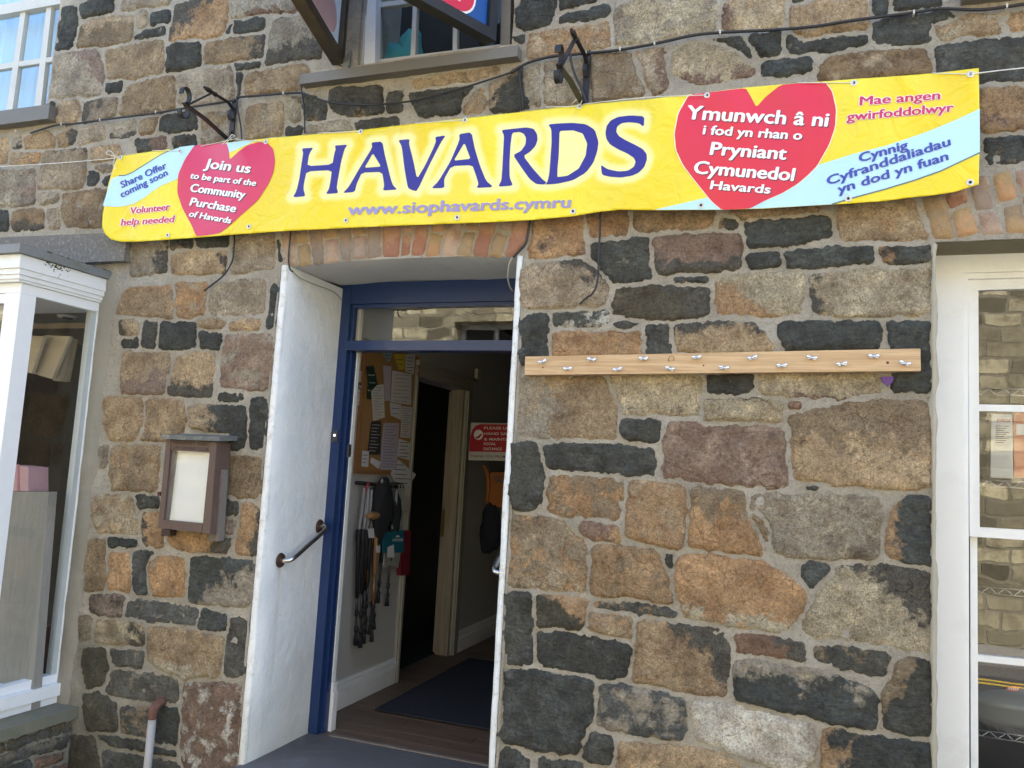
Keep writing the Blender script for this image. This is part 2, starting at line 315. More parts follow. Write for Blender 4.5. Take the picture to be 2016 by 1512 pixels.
# ---------------------------------------------------------------- stone outlines
# region letter | colours and patch direction | outline, one point per x,y
REG={'A':(0,0,3.15),'B':(560,0,3.15),'C':(960,0,3.7333),'D':(1476,0,3.7333),'E':(0,440,3.6),'F':(0,780,3.6),
     'G':(0,1092,3.6),'H':(540,430,3.877),'K':(980,380,3.877),'L':(1420,380,3.877),'M':(980,740,3.877),
     'N':(1400,740,3.877),'O':(960,1100,3.7333),'P':(1400,1100,3.7333),'Q':(1776,300,5.817),'Z':(0,0,1.0)}
STONES='''
A kmn3 385,50 470,50 480,180 440,300 345,325 360,150
A kmn2 505,50 560,5 700,-5 700,70 510,110
A gn0 760,10 900,-30 1060,-20 1050,15 900,60 760,65
A btu4 500,170 560,125 820,95 830,230 800,260 620,290 475,295
A gtn3 860,55 915,55 915,150 860,185
A kbn2 940,95 1050,70 1050,130 940,155
A kgn3 830,235 870,205 1020,170 1025,210 840,245
A okul4 1090,40 1300,-20 1410,-20 1415,140 1390,230 1060,260 1055,200 1080,120
A grd2 1430,-60 1860,-60 1840,90 1700,70 1440,120
A kn0 1410,150 1445,145 1430,210 1390,215
A kmn2 1450,130 1640,115 1635,185 1440,205
A gkd5 1690,140 1780,105 1880,95 2010,270 1980,350 1870,365 1640,400 1660,260 1680,200
A gpur2 340,340 540,310 600,300 645,470 640,560 620,580 400,605 310,610 325,420
A btn3 665,320 760,280 1010,255 1025,400 1010,450 820,485 670,495
A kmn3 1040,300 1110,265 1240,250 1240,390 1210,425 1035,450
A bkr3 1280,260 1560,225 1640,215 1640,350 1560,370 1260,400
A kmn3 1450,395 1620,375 1610,415 1460,430
A kn0 655,515 760,505 745,560 655,575
A btn4 770,600 800,540 950,500 1080,475 1090,600 1075,680 950,700 740,710
A gbn2 1105,470 1250,430 1440,410 1455,560 1440,610 1200,660 1110,640
A kmn4 1465,460 1500,460 1500,590 1470,600
A btn4 1520,500 1560,460 1880,395 1910,440 1860,560 1510,590
A gkl5 530,640 640,620 720,610 710,710 520,760
A tbn2 360,650 480,615 500,700 480,750 390,775 360,760
A kn0 285,640 350,635 345,700 290,700
A tgn4 1540,670 1760,640 1740,830 1530,865
A gtn3 1780,620 1860,600 1860,740 1820,770
A bgn5 1255,710 1440,690 1440,880 1250,890
A kmn2 985,745 1050,710 1215,695 1225,800 1060,825 1000,800
A tbd4 880,740 975,725 975,770 940,820 870,830
A gkd4 700,770 850,750 840,830 780,855 690,850
A gtn2 500,810 640,785 660,850 560,880 490,895
A tkr3 350,840 400,830 440,810 470,820 450,900 370,910
A tbn2 146,860 290,820 350,850 335,905 150,925
A gkd4 75,880 130,850 138,915 80,925
A tbn3 0,870 45,860 60,930 40,1010 -40,1015 -40,870
A krr4 850,870 930,870 1015,850 1030,900 1020,925 860,935
A kbn3 1075,850 1205,835 1215,900 1080,915
A otn5 60,950 250,950 238,1005 60,1015
A gku1 262,950 430,930 535,925 535,1130 500,1170 380,1175 242,1175 255,1010
A tbn3 560,925 740,905 750,960 690,990 570,1010
A gtn3 560,1030 680,1020 700,1060 640,1075 560,1040
A kn0 540,1050 620,1055 600,1150 530,1155
A kn0 650,1080 700,1095 680,1155 640,1155
A gpr2 -40,1060 180,1055 210,1060 215,1250 140,1275 -40,1275
A gkn2 235,1205 370,1195 340,1260 260,1265
A bgn4 400,1200 600,1170 660,1180 640,1290 630,1400 420,1405 385,1310
A bkd4 90,1310 260,1300 280,1360 270,1415 75,1420
A gbn4 290,1290 370,1290 360,1410 300,1410
A kgn2 -40,1310 50,1310 50,1425 -40,1430
B kbn4 20,600 130,590 260,640 255,740 140,750 120,700 90,640
B kbn3 290,560 600,540 610,700 420,720 330,700 290,640
B kn0 640,580 720,570 720,690 640,700
B kbn2 780,585 1000,545 1180,540 1110,620 1090,700 840,715
B tgn4 1105,640 1180,560 1250,545 1250,690 1100,700
B ktul3 1265,540 1340,480 1480,420 1490,560 1530,630 1530,685 1270,690
B kbn2 430,765 700,725 710,780 440,815
B gtn3 150,780 400,755 420,810 140,835
B kn0 20,790 110,790 110,840 20,860
B tbn4 800,510 1000,475 1300,432 1350,450 1050,520 800,545
C kmn3 200,60 240,0 240,-30 500,-30 490,90 450,180 320,220 200,215
C kbn2 535,-30 790,-30 790,10 720,50 540,80
C kmn2 545,130 600,90 880,50 880,110 770,150 535,175
C ton5 310,250 520,210 880,165 900,340 560,400 310,435
C kn0 180,265 275,260 280,310 240,325 200,320
C ygn4 940,60 1060,30 1060,-30 1660,-30 1680,80 1665,225 1420,270 1080,330 1000,300 945,330
C yrl2 1730,60 1780,10 1900,-40 2180,-40 2180,120 2140,190 1980,215 1740,215
C gtn3 250,580 300,500 390,480 390,780 280,790
C gyn3 415,460 600,440 720,450 740,740 560,760 410,765
C gbn5 770,410 930,400 1060,395 1140,660 1130,690 760,745
C grr2 1080,380 1200,370 1280,360 1280,450 1310,530 1310,660 1230,690 1160,590
C yrd2 1370,400 1450,340 1620,310 1730,340 1850,400 1960,500 1960,540 1700,600 1560,610 1360,540
C kgn4 1640,292 1840,275 1945,420 1935,440 1850,380 1740,325
D kmn2 20,260 210,245 215,400 90,415 30,330 0,290
D tbn3 310,50 340,30 560,15 850,0 855,232 650,240 430,278 300,225
D kgn2 285,255 425,300 650,258 860,250 860,310 600,360 310,400 280,300
D kn0 320,-30 430,-30 400,15 320,20
D kmn2 905,0 905,-30 1010,-30 1010,100 940,115
D kmn2 1060,-30 1400,-30 1400,40 1200,80 1060,85
D kbn2 920,170 1110,120 1380,95 1520,112 1520,145 1340,170 1320,220 1355,300 1150,320 920,310
D tyn4 1350,190 1540,130 1780,115 1840,200 1820,245 1590,250 1440,290 1375,290
D kmn2 1390,360 1560,320 1990,275 2100,290 2100,550 2040,600 1690,590 1600,570 1390,560
D kmn3 85,480 180,440 455,415 445,500 300,540 90,550
D btn4 530,490 600,430 1270,360 1320,480 1310,530 640,590 520,590
D otn4 1870,170 1960,110 2100,90 2100,220 1950,230
D orn4 1700,650 1900,640 2100,620 2100,960 1710,960
D kbn3 1740,1040 1950,1000 2100,1000 2100,1160 1770,1210
K orn3 290,180 640,160 660,460 560,480 200,505 240,400
K obn4 685,160 990,110 975,325 860,330 700,350
K bon4 1050,120 1660,120 1640,225 1500,285 1290,260 1150,285 1060,290
K kbl3 1700,230 1730,205 1835,195 1835,270 1760,280 1700,260
K kgn2 720,390 800,370 1145,350 1150,430 1130,560 1165,640 1060,670 880,675 800,600 730,470
K rkd4 1205,360 1300,335 1830,315 1855,400 1845,590 1700,600 1240,600 1200,520
K men0 1350,670 1400,650 1600,650 1580,680
K gkur2 175,575 330,545 600,520 740,580 820,690 840,740 800,850 600,870 160,885 165,700
K ekr4 920,730 1160,715 1590,735 1600,900 1560,945 1290,960 1050,950 900,910 880,850
K kwn4 430,930 480,910 820,905 835,960 800,1020 440,1015
K kmn2 150,940 360,920 385,960 370,1100 375,1250 150,1330 140,1200
K otn3 425,1080 500,1060 890,1065 1090,1060 1095,1180 1080,1235 420,1240
K kmn2 1145,1015 1290,1010 1310,1235 1145,1235
K tku4 1365,1010 1500,995 1950,1000 2060,1150 2090,1190 1900,1210 1640,1215 1400,1190 1365,1100
K men0 880,1000 1090,990 1090,1015 920,1020
L kmn1 190,240 260,215 620,190 810,150 835,260 820,320 600,370 480,390 240,415 200,330
L kmn1 205,500 230,480 420,470 445,550 230,580
L kmn1 500,470 700,440 1150,410 1130,520 900,550 690,560 510,565
L kol1 1210,420 1290,405 1600,400 1600,530 1500,540 1270,540
L ton3 920,110 1450,50 1560,290 1600,350 1400,365 930,350 905,250
L yodl3 -25,670 60,620 300,615 620,615 620,750 590,910 350,930 100,905 -20,905 -35,800
L ykl1 700,640 900,605 1150,590 1600,575 1615,700 1605,900 1500,930 1000,940 720,915 700,780
L kbn2 450,1010 700,995 1190,990 1215,1050 1200,1120 1175,1180 680,1190 510,1200 480,1120 450,1080
L kmn2 1280,990 1600,985 1600,1540 1560,1520 1480,1490 1330,1500 1325,1200 1290,1080
L tbn4 20,150 800,100 790,145 300,175 160,195 100,165
M tgl4 110,20 300,20 790,20 890,190 905,260 890,480 500,470 250,460 105,460
M ykn3 870,10 1540,10 1530,290 1200,290 960,280 940,190
M kbn1 1625,10 1940,5 1940,80 1880,130 1620,120
M yku2 1590,200 1760,190 2150,190 2155,330 1600,340
N yrd1 380,0 1240,0 1290,110 1230,120 1000,155 560,145 390,130
M kn0 955,340 1240,345 1240,400 1210,490 1000,490 940,440
M kmn3 100,500 200,505 285,530 340,700 345,930 250,1020 95,1020 80,900
M kmn1 350,550 500,530 900,540 1170,570 1200,650 1205,745 900,740 380,690
M prn5 1290,420 1310,360 1450,360 1580,390 2030,385 2190,410 2205,560 2205,860 1900,830 1560,800 1270,760 1265,640
N tbu5 610,320 740,290 1080,210 1240,200 1660,215 1690,330 1695,500 1685,850 1400,850 1150,825 700,800 640,760 615,560
M obn5 420,780 600,770 960,800 965,900 920,1090 480,1070 400,1020 380,900
M ton6 1000,810 1100,815 1440,850 1440,1050 1400,1330 1200,1290 990,1210
M obu4 1480,870 1700,880 1850,890 1900,1100 2010,1280 2000,1350 1950,1360 1460,1280
M rorn3 630,1110 800,1120 915,1170 915,1250 700,1220 650,1180
Z ton4 997,1018 1032,1016 1104,1024 1124,1047 1158,1073 1156,1100 1150,1165 1040,1155 992,1154
Z obn4 1163,1075 1290,1083 1302,1110 1327,1187 1290,1180 1165,1169
Z kn0 1312,1090 1325,1092 1328,1118 1315,1120
Z oykd2 1329,1102 1345,1092 1400,1098 1500,1108 1545,1135 1594,1182 1570,1215 1535,1243 1440,1232 1345,1210 1332,1165
N gyn3 305,920 420,910 900,915 1270,950 1285,1100 1270,1370 1200,1400 700,1370 445,1340 462,1200 412,1080 305,1020
N ben0 312,1055 400,1092 450,1180 436,1335 400,1250
N kol3 1540,920 1695,930 1695,1460 1500,1420 1340,1360 1340,1180 1440,980
N ken0 720,840 840,835 820,865 740,865
N rn0 600,215 680,200 670,240 600,250
P kmn4 670,50 720,30 870,70 830,130 740,200 690,150
P ykur3 690,460 780,280 940,60 1100,40 1340,60 1640,90 1640,300 1635,700 1300,620 900,590 760,570 700,520
P rkr4 185,555 400,570 670,630 670,740 430,700 200,690
P kbn4 780,660 900,640 1310,720 1300,860 1000,810 790,720
P kgu3 190,760 320,750 500,800 780,830 1180,985 1205,1000 1190,1250 900,1200 400,1090 190,1050
P kbul3 1280,960 1380,760 1500,740 1640,760 1640,1310 1500,1290 1290,1240 1290,1100
Z wrn2 1360,1385 1400,1384 1460,1392 1520,1408 1590,1420 1606,1435 1604,1500 1560,1512 1500,1500 1440,1478 1375,1450 1362,1420
P kol2 820,1270 950,1260 1300,1340 1620,1370 1640,1600 820,1600
O kmn3 110,235 310,260 325,500 320,780 120,760 100,600 120,400
O eour3 370,270 500,280 720,310 720,400 700,510 380,490
O mon4 800,330 1100,330 1400,400 1350,425 1100,400 800,360
O ton4 760,400 900,410 1050,430 1045,580 740,520
O kmn2 370,550 500,540 900,600 1030,650 1010,860 900,880 600,820 380,770
O tkur3 1100,480 1180,460 1700,520 1770,640 1730,1010 1350,950 1080,900 1110,600
O kmn4 110,830 250,815 770,900 780,1100 660,1430 60,1330 50,1280 110,1200 100,1000
O mgn5 820,950 1000,940 1300,990 1450,1060 1460,1240 1400,1330 1000,1260 810,1220
O kmn1 740,1280 900,1310 920,1400 890,1490 700,1470
O trn3 980,1370 1200,1370 1700,1430 1850,1540 1700,1640 950,1640
O kmn1 40,1410 200,1400 290,1480 290,1640 40,1640
O kmn3 400,1480 690,1500 690,1640 400,1640
E gkr3 930,120 1190,120 1185,340 935,370
E kbn4 1220,120 1370,90 1365,165 1220,180
E kbn2 1380,95 1620,80 1610,160 1400,160
E tkr2 1220,250 1260,205 1400,200 1590,205 1595,340 1400,350 1220,350
E gtn4 1670,90 1940,70 1960,250 1960,300 1700,350 1650,340 1660,200
E ktn1 1965,120 1990,100 2000,280 1970,300
E toku3 840,580 900,470 1210,445 1225,600 1220,670 1000,650 830,630
E otn4 1250,435 1460,430 1450,640 1300,665 1250,640
E gtn2 1500,430 1880,400 1890,620 1700,640 1480,630
E kmn1 1940,430 2012,450 1980,740 1890,750 1910,560
E tkl4 860,690 980,690 985,780 860,780
E kmn3 1030,700 1115,700 1090,880 1015,880
E kmn1 1150,710 1380,710 1390,870 1130,885
E kn0 870,830 980,820 980,880 880,880
E kn0 1425,780 1575,785 1560,890 1420,870
E tgn4 1410,690 1500,685 1600,700 1560,740 1420,720
E tgn4 1640,720 1700,690 1830,690 1830,750 1640,750
E pgn4 1600,800 1860,790 1960,790 1940,1180 1570,1160
E tpd4 890,910 1190,930 1190,1100 1150,1200 860,1195 870,1050
E tkd4 1270,950 1420,920 1520,930 1510,1070 1490,1220 1200,1215 1210,1100
E kmn2 1560,1205 1730,1210 1720,1260 1550,1240
F trn3 750,20 900,10 1000,25 1000,180 960,300 780,300 745,180
F tbn4 1040,30 1300,30 1310,180 1280,250 1170,310 1010,310 1050,180
F ktl4 1350,90 1400,70 1500,80 1740,75 1750,150 1730,360 1640,370 1640,250 1350,220
F kmn2 1790,20 1920,20 1910,370 1790,360 1770,180
F ton4 800,360 1130,360 1120,520 1100,670 800,660 790,500
F gkn3 710,360 770,360 750,500 710,500
F bten3 1600,430 1895,440 1875,720 1600,700
F tyn5 670,720 900,700 950,740 980,980 700,960 660,850
F kbn4 960,710 1120,720 1120,790 980,790
F okl3 1020,830 1130,830 1150,980 1150,1060 1030,1050 1010,950
F kn0 780,1010 970,1020 970,1070 780,1060
F okr4 1200,980 1450,980 1640,1000 1600,1110 1300,1080 1210,1050
F kmn3 1580,720 1680,760 1670,840 1560,830
F pgn4 1560,890 1680,890 1650,990 1560,990
F okr3 1740,770 1855,780 1835,1140 1680,1120 1710,880
F ben0 640,1020 740,1030 730,1380 610,1370 620,1200
F otn3 790,1110 920,1110 930,1390 770,1370
F mkn5 935,1100 1090,1110 1040,1200 1040,1400 940,1380
F otn3 1060,1150 1300,1150 1300,1410 1080,1400 1045,1220
F kgdr5 1370,1150 1825,1160 1805,1490 1350,1450 1340,1400
G pkn5 650,290 800,270 880,300 860,440 700,430 640,400
G mgn3 900,350 980,330 1400,390 1380,490 900,440
G kn0 1430,400 1600,430 1600,540 1425,520
G gyn3 570,440 655,450 645,600 570,600
G ykr3 670,460 1020,490 1020,640 870,640 660,600
G tykd3 1060,520 1290,540 1590,590 1550,870 1300,870 1200,830 1060,740
G men0 1640,460 1785,460 1755,860 1590,850 1600,620
G ekn4 600,680 740,670 770,760 760,900 620,950 590,800
G mgn4 780,680 1010,690 1000,810 780,770
G mgn4 770,850 820,820 1260,880 1260,1060 1000,1020 750,970
G rwn4 1320,930 1400,900 1730,940 1715,1300 1705,1560 1350,1560 1290,1400
G ekur4 600,990 700,990 830,1070 840,1230 800,1270 620,1240 595,1100
G mtn5 860,1090 1050,1090 1050,1300 860,1260
G kmn2 1110,1080 1260,1080 1250,1370 1100,1340
G kmn2 690,1280 800,1280 1260,1380 1250,1440 760,1330
G een0 520,1290 660,1290 720,1560 500,1560
G mkn4 740,1400 1250,1460 1300,1600 740,1600
'''
BRICKS='''
H 3 30,70 150,60 175,360 105,360
H 1 145,65 245,60 265,180 165,200
H 1 180,205 268,190 290,350 190,365
H 2 260,58 365,50 385,345 295,355
H 4 372,50 475,45 480,140 385,155
H 3 390,165 485,150 500,330 395,345
H 2 490,45 580,40 590,320 510,325
H 4 588,40 695,35 700,115 600,135
H 3 600,145 700,130 705,305 600,315
H 2 708,35 815,30 815,300 712,305
H 5 825,30 975,25 950,295 825,302
H 4 985,25 1075,22 1060,105 985,110
H 5 985,125 1055,125 1025,285 960,290
H 5 1085,22 1190,18 1140,290 1040,285
H 4 1205,18 1315,15 1300,105 1200,95
H 4 1190,110 1285,125 1255,290 1150,295
H 3 1325,13 1450,12 1430,110 1380,290 1270,290
H 4 1465,12 1570,8 1550,95 1460,85
H 1 1440,105 1535,110 1500,290 1390,285
H 5 1580,8 1705,4 1620,295 1510,290
H 3 1715,5 1840,2 1815,100 1715,90
H 1 1690,105 1780,135 1735,295 1630,290
H 5 1850,0 1960,-5 1935,180 1840,290 1750,290
Q 1 215,520 465,460 545,720 605,985 370,1003 300,760
Q 5 480,480 745,400 745,580 550,650
Q 4 570,680 790,620 880,930 640,975
Q 2 775,400 880,300 885,250 960,260 1050,640 840,670
Q 3 860,690 1050,670 1180,930 920,960
Q 4 1030,250 1240,210 1330,530 1120,570
Q 1 1150,630 1370,580 1440,920 1200,940
Q 3 1280,220 1440,200 1540,470 1350,480
Q 2 1350,490 1440,480 1540,700 1440,720
Q 4 1400,590 1530,740 1600,900 1455,920
'''
# ================================================================ large structure
T0 = 0.119                            # door threshold above the pavement
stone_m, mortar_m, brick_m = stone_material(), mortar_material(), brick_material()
white = M('white_gloss_paint', (0.78, 0.80, 0.81), 0.35, 0.04, 5, bmp=0.12, bscale=30, dirt=(0.52, 0.50, 0.45), damt=0.35)
plaster = M('painted_plaster', (0.74, 0.76, 0.77), 0.6, 0.05, 3, bmp=0.5, bscale=14, dirt=(0.50, 0.49, 0.44), damt=0.45)
def jamb_paint():
    m = bpy.data.materials.new('jamb_paint'); n, l, b, out = nodes_new(m); pos = geo(n)
    sp = n.new('ShaderNodeSeparateXYZ'); l.new(pos, sp.inputs[0])
    a = nz(n, l, pos, 2.2, 6, 0.62); f = nz(n, l, pos, 34, 7, 0.78); g = nz(n, l, pos, 130, 4, 0.8)
    c = mix(n, l, ramp(n, l, a, 0.3, 0.7), (0.66, 0.69, 0.70), (0.80, 0.81, 0.80))
    low = ramp(n, l, mth(n, l, 'ADD', sp.outputs[2], mth(n, l, 'MULTIPLY', a, 0.5)), 0.85, 0.35)
    c = mix(n, l, mth(n, l, 'MULTIPLY', low, 0.45), c, (0.52, 0.50, 0.38))
    c = mix(n, l, mth(n, l, 'MULTIPLY', ramp(n, l, f, 0.62, 0.72), mth(n, l, 'ADD', 0.18, mth(n, l, 'MULTIPLY', low, 0.5))), c, (0.30, 0.27, 0.2))
    c = mix(n, l, mth(n, l, 'MULTIPLY', ramp(n, l, g, 0.70, 0.76), 0.6), c, (0.22, 0.19, 0.15))
    front = ramp(n, l, sp.outputs[1], 0.02, -0.012)          # the arris on the street side is scuffed
    c = mix(n, l, mth(n, l, 'MULTIPLY', front, mth(n, l, 'MULTIPLY', ramp(n, l, nz(n, l, pos, 26, 6, 0.75), 0.5, 0.66), 0.55)), c, (0.40, 0.37, 0.31))
    cr = nz(n, l, pos, 5, 8, 0.6, 1.5)
    c = mix(n, l, mth(n, l, 'MULTIPLY', ramp(n, l, mth(n, l, 'ABSOLUTE', mth(n, l, 'SUBTRACT', cr, 0.5)), 0.003, 0.0), mth(n, l, 'MULTIPLY', ramp(n, l, f, 0.5, 0.6), 0.7)), c, (0.25, 0.23, 0.2))
    # rust run under the lower rail flange
    fx = mth(n, l, 'ABSOLUTE', mth(n, l, 'SUBTRACT', sp.outputs[1], mth(n, l, 'ADD', RY, mth(n, l, 'MULTIPLY', mth(n, l, 'SUBTRACT', a, 0.5), 0.03))))
    run = mth(n, l, 'MULTIPLY', ramp(n, l, fx, 0.022, 0.0), mth(n, l, 'MULTIPLY', ramp(n, l, sp.outputs[2], RZ - 0.75, RZ - 0.05), ramp(n, l, sp.outputs[2], RZ + 0.01, RZ - 0.02)))
    c = mix(n, l, mth(n, l, 'MULTIPLY', run, 0.35), c, (0.42, 0.30, 0.12))
    l.new(c, b.inputs['Base Color']); b.inputs['Roughness'].default_value = 0.5
    bump(n, l, mth(n, l, 'ADD', mth(n, l, 'MULTIPLY', nz(n, l, pos, 9, 4, 0.6), 3.0), mth(n, l, 'MULTIPLY', f, 0.5)), 0.7, 0.006, b); return m
soffit_m = M('grey_plaster', (0.56, 0.54, 0.49), 0.7, 0.08, 4, bmp=0.5, bscale=16, dirt=(0.36, 0.34, 0.30), damt=0.5)
upvc = M('white_plastic_frame', (0.80, 0.82, 0.83), 0.3, 0.02, 4, bmp=0, dirt=(0.6, 0.59, 0.55), damt=0.2)
cream = M('cream_frame_paint', (0.55, 0.54, 0.49), 0.45, 0.06, 6, bmp=0.15, dirt=(0.35, 0.32, 0.27), damt=0.4)
brownwood = M('brown_stained_wood', (0.10, 0.070, 0.045), 0.6, 0.25, 18, bmp=0.4, bscale=90, dirt=(0.25, 0.22, 0.18), damt=0.4, stretch=(1, 1, 0.3))
slate = M('grey_slate', (0.115, 0.11, 0.105), 0.6, 0.15, 7, bmp=0.35, bscale=50, dirt=(0.22, 0.21, 0.19), damt=0.5)
concrete = M('weathered_concrete', (0.16, 0.15, 0.135), 0.9, 0.45, 60, bmp=1.0, bscale=150, dirt=(0.42, 0.40, 0.36), damt=0.75)
blue = M('navy_paint', (0.010, 0.032, 0.115), 0.32, 0.12, 4, bmp=0.12, bscale=25, dirt=(0.03, 0.06, 0.17), damt=0.5)
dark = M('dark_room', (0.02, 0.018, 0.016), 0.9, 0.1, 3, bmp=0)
tarmac = M('asphalt', (0.06, 0.06, 0.06), 0.9, 0.2, 20, bmp=0.8, bscale=200, dirt=(0.11, 0.11, 0.105), damt=0.5)
paving = M('concrete_paving', (0.29, 0.275, 0.245), 0.85, 0.12, 6, bmp=0.6, bscale=90, dirt=(0.17, 0.16, 0.15), damt=0.5)
glass = glass_material('window_glass', 1.52)
glass_w = glass_material('old_window_glass', 2.1, wav=0.0001)

# openings in the front wall: x0, x1, z0, z1
DX0, DX1, DZ1 = -2.405, -1.205, 2.487
def dtop(x): return DZ1 + 0.013 * max(0.0, 1 - ((x - (DX0 + DX1) / 2) / 0.6) ** 2)
BX, BZ0, BZ1 = PX(199, 598, PY(199, 598).x).x, PY(137, 1352).z, PY(216, 552).z     # bay: its right cheek
WLx, WLz = PY(105, 115).x, PY(88, 222).z          # upper left window
WMx0, WMx1, WMz = PY(703, 127).x, PY(1008, 86).x, PY(800, 115).z
WRx, WRz = PY(1842, 1000).x, 2.478                # right window
OPEN = [(DX0, DX1, -0.6, DZ1), (-5.6, BX, -0.6, BZ1 + 0.01), (-6.3, WLx, WLz, 5.0), (WMx0, WMx1, WMz, 5.0), (WRx, WRx + 1.15, 0.40, WRz)]

# --- ground
GZ = -0.304
g = mesh('ground', [(-60, -60, -0.42), (60, -60, -0.42), (60, 60, -0.42), (-60, 60, -0.42)], [(0, 1, 2, 3)], paving, kind='structure')
box('road', (-60, -6.6, -0.419), (60, -1.75, -0.416), tarmac, kind='structure')
pv = box('pavement', (-60, -1.6, -0.419), (60, 0.3, -0.304), paving, kind='structure', bevel=0)
box('kerb', (-60, -1.75, -0.419), (60, -1.603, -0.3), concrete, kind='structure', bevel=0.01)
box('far_pavement', (-60, -8.0, -0.419), (60, -6.753, -0.304), paving, kind='structure')
box('far_kerb', (-60, -6.75, -0.419), (60, -6.603, -0.3), concrete, kind='structure', bevel=0.01)
ylw = M('yellow_road_paint', (0.62, 0.42, 0.05), 0.7, 0.12, 20, bmp=0.2, dirt=(0.2, 0.17, 0.1), damt=0.5)
box('yellow_line', (-60, -6.40, -0.415), (60, -6.32, -0.412), ylw, kind='structure')
box('yellow_line', (-60, -6.22, -0.415), (60, -6.14, -0.412), ylw, kind='structure')

# --- the shop building
bld = thing('stone_shop_building', 'rubble stone shop with white windows and an open doorway under a brick arch', 'building', (0, 0, 0))
def hole(x, z):
    return any(a < x < b and c < z < d for a, b, c, d in OPEN)
# mortar bed: one sheet, dense where it is seen, each opening edge on a grid line
def lines(lo, hi, dlo, dhi, step, coarse, extra):
    s = set(np.round(np.arange(lo, dlo, coarse), 4)) | set(np.round(np.arange(dlo, dhi, step), 4)) | set(np.round(np.arange(dhi, hi + coarse, coarse), 4))
    s = sorted(v for v in s if all(abs(v - e) > step * 0.6 for e in extra)); return sorted(s + list(extra))
xs = lines(-8.5, 3.5, -4.7, 0.9, 0.013, 0.5, [v for o in OPEN for v in o[:2]])
zs = lines(-0.5, 7.0, -0.3, 4.4, 0.013, 0.4, [v for o in OPEN for v in o[2:] if v > -0.5])
X, Z = np.meshgrid(xs, zs); nx, nzz = len(xs), len(zs)
rng = np.random.RandomState(4)
def fieldnoise(X, Z, sc_, seed):
    G = np.random.RandomState(seed).rand(400, 400); u = X / sc_ + 120; v = Z / sc_ + 90
    i = np.floor(u).astype(int); j = np.floor(v).astype(int); fu = u - i; fv = v - j; fu = fu * fu * (3 - 2 * fu); fv = fv * fv * (3 - 2 * fv)
    i %= 399; j %= 399
    return (G[i, j] * (1 - fu) + G[i + 1, j] * fu) * (1 - fv) + (G[i, j + 1] * (1 - fu) + G[i + 1, j + 1] * fu) * fv - 0.5
def relief(X, Z):
    return 0.010 * fieldnoise(X, Z, 0.11, 1) + 0.006 * fieldnoise(X, Z, 0.04, 2) + 0.003 * fieldnoise(X, Z, 0.018, 3)
Yr = relief(X, Z)
Zw = Z.copy()
for j, z in enumerate(zs):
    if abs(z - DZ1) < 0.09:
        k = 1 - abs(z - DZ1) / 0.09
        Zw[j] += [k * (dtop(x) - DZ1) if DX0 <= x <= DX1 else 0 for x in xs]
vv = np.stack([X.ravel(), Yr.ravel(), Zw.ravel()], 1)
ff = []
for j in range(nzz - 1):
    zc = (zs[j] + zs[j + 1]) / 2
    for i in range(nx - 1):
        if not hole((xs[i] + xs[i + 1]) / 2, zc):
            a = j * nx + i; ff.append((a, a + 1, a + nx + 1, a + nx))
mo = mesh('mortar_bed', vv, ff, mortar_m, bld, smooth=True)
# rest of the building: it keeps the sun off its own front
for a_, b_ in (((-8.5, 0.12, -0.1), (-8.3, 7, 7.0)), ((3.3, 0.12, -0.1), (3.5, 7, 7.0)), ((-8.299, 6.8, -0.1), (3.299, 6.999, 7.0))): box('side_wall', a_, b_, concrete, bld)
box('roof', (-8.7, -0.25, 7.0), (3.7, 7.2, 7.2), slate, bld)
box('upper_floor', (-8.3, 0.45, 2.85), (3.3, 6.8, 3.05), dark, bld)
# reveals of the openings (the thickness of the wall)
def reveal(name, x0, x1, z0, z1, depth, m, sides='lrtb'):
    t = 0.05
    if 'l' in sides: box(name, (x0 - t, 0.012, z0), (x0, depth, z1 + t), m, bld)
    if 'r' in sides: box(name, (x1, 0.012, z0), (x1 + t, depth, z1 + t), m, bld)
    if 't' in sides: box(name, (x0, 0.012, z1), (x1, depth, z1 + t), m, bld)

# --- stones
PAL = dict(t=(0.54, 0.415, 0.265), o=(0.56, 0.365, 0.20), r=(0.32, 0.215, 0.155), k=(0.108, 0.113, 0.101), g=(0.48, 0.415, 0.315),
           y=(0.66, 0.57, 0.40), b=(0.38, 0.285, 0.175), p=(0.38, 0.285, 0.22), m=(0.16, 0.162, 0.148), w=(0.84, 0.78, 0.66), e=(0.145, 0.130, 0.092))
GR = dict(t=0.9, o=0.75, r=0.6, k=0.12, g=0.9, y=1.0, b=0.7, p=0.6, m=0.25, w=0.8, e=0.3)
def resample(P, step):
    out = []; n = len(P)
    for i in range(n):
        a, b = P[i], P[(i + 1) % n]; d = math.hypot(b[0] - a[0], b[1] - a[1]); k = max(1, int(d / step))
        out += [(a[0] + (b[0] - a[0]) * j / k, a[1] + (b[1] - a[1]) * j / k) for j in range(k)]
    return out
def chaikin(P, q=0.2):
    out = []
    for i in range(len(P)):
        a, b = P[i], P[(i + 1) % len(P)]
        out += [(a[0] * (1 - q) + b[0] * q, a[1] * (1 - q) + b[1] * q), (a[0] * q + b[0] * (1 - q), a[1] * q + b[1] * (1 - q))]
    return out
def inside(P, pts):
    P = np.array(P); x, y = pts[:, 0][:, None], pts[:, 1][:, None]; x1, y1 = P[:, 0], P[:, 1]; x2, y2 = np.roll(x1, -1), np.roll(y1, -1)
    with np.errstate(divide='ignore', invalid='ignore'):
        c = ((y1 > y) != (y2 > y)) & (x < (x2 - x1) * (y - y1) / (y2 - y1) + x1)
    return c.sum(1) % 2 == 1
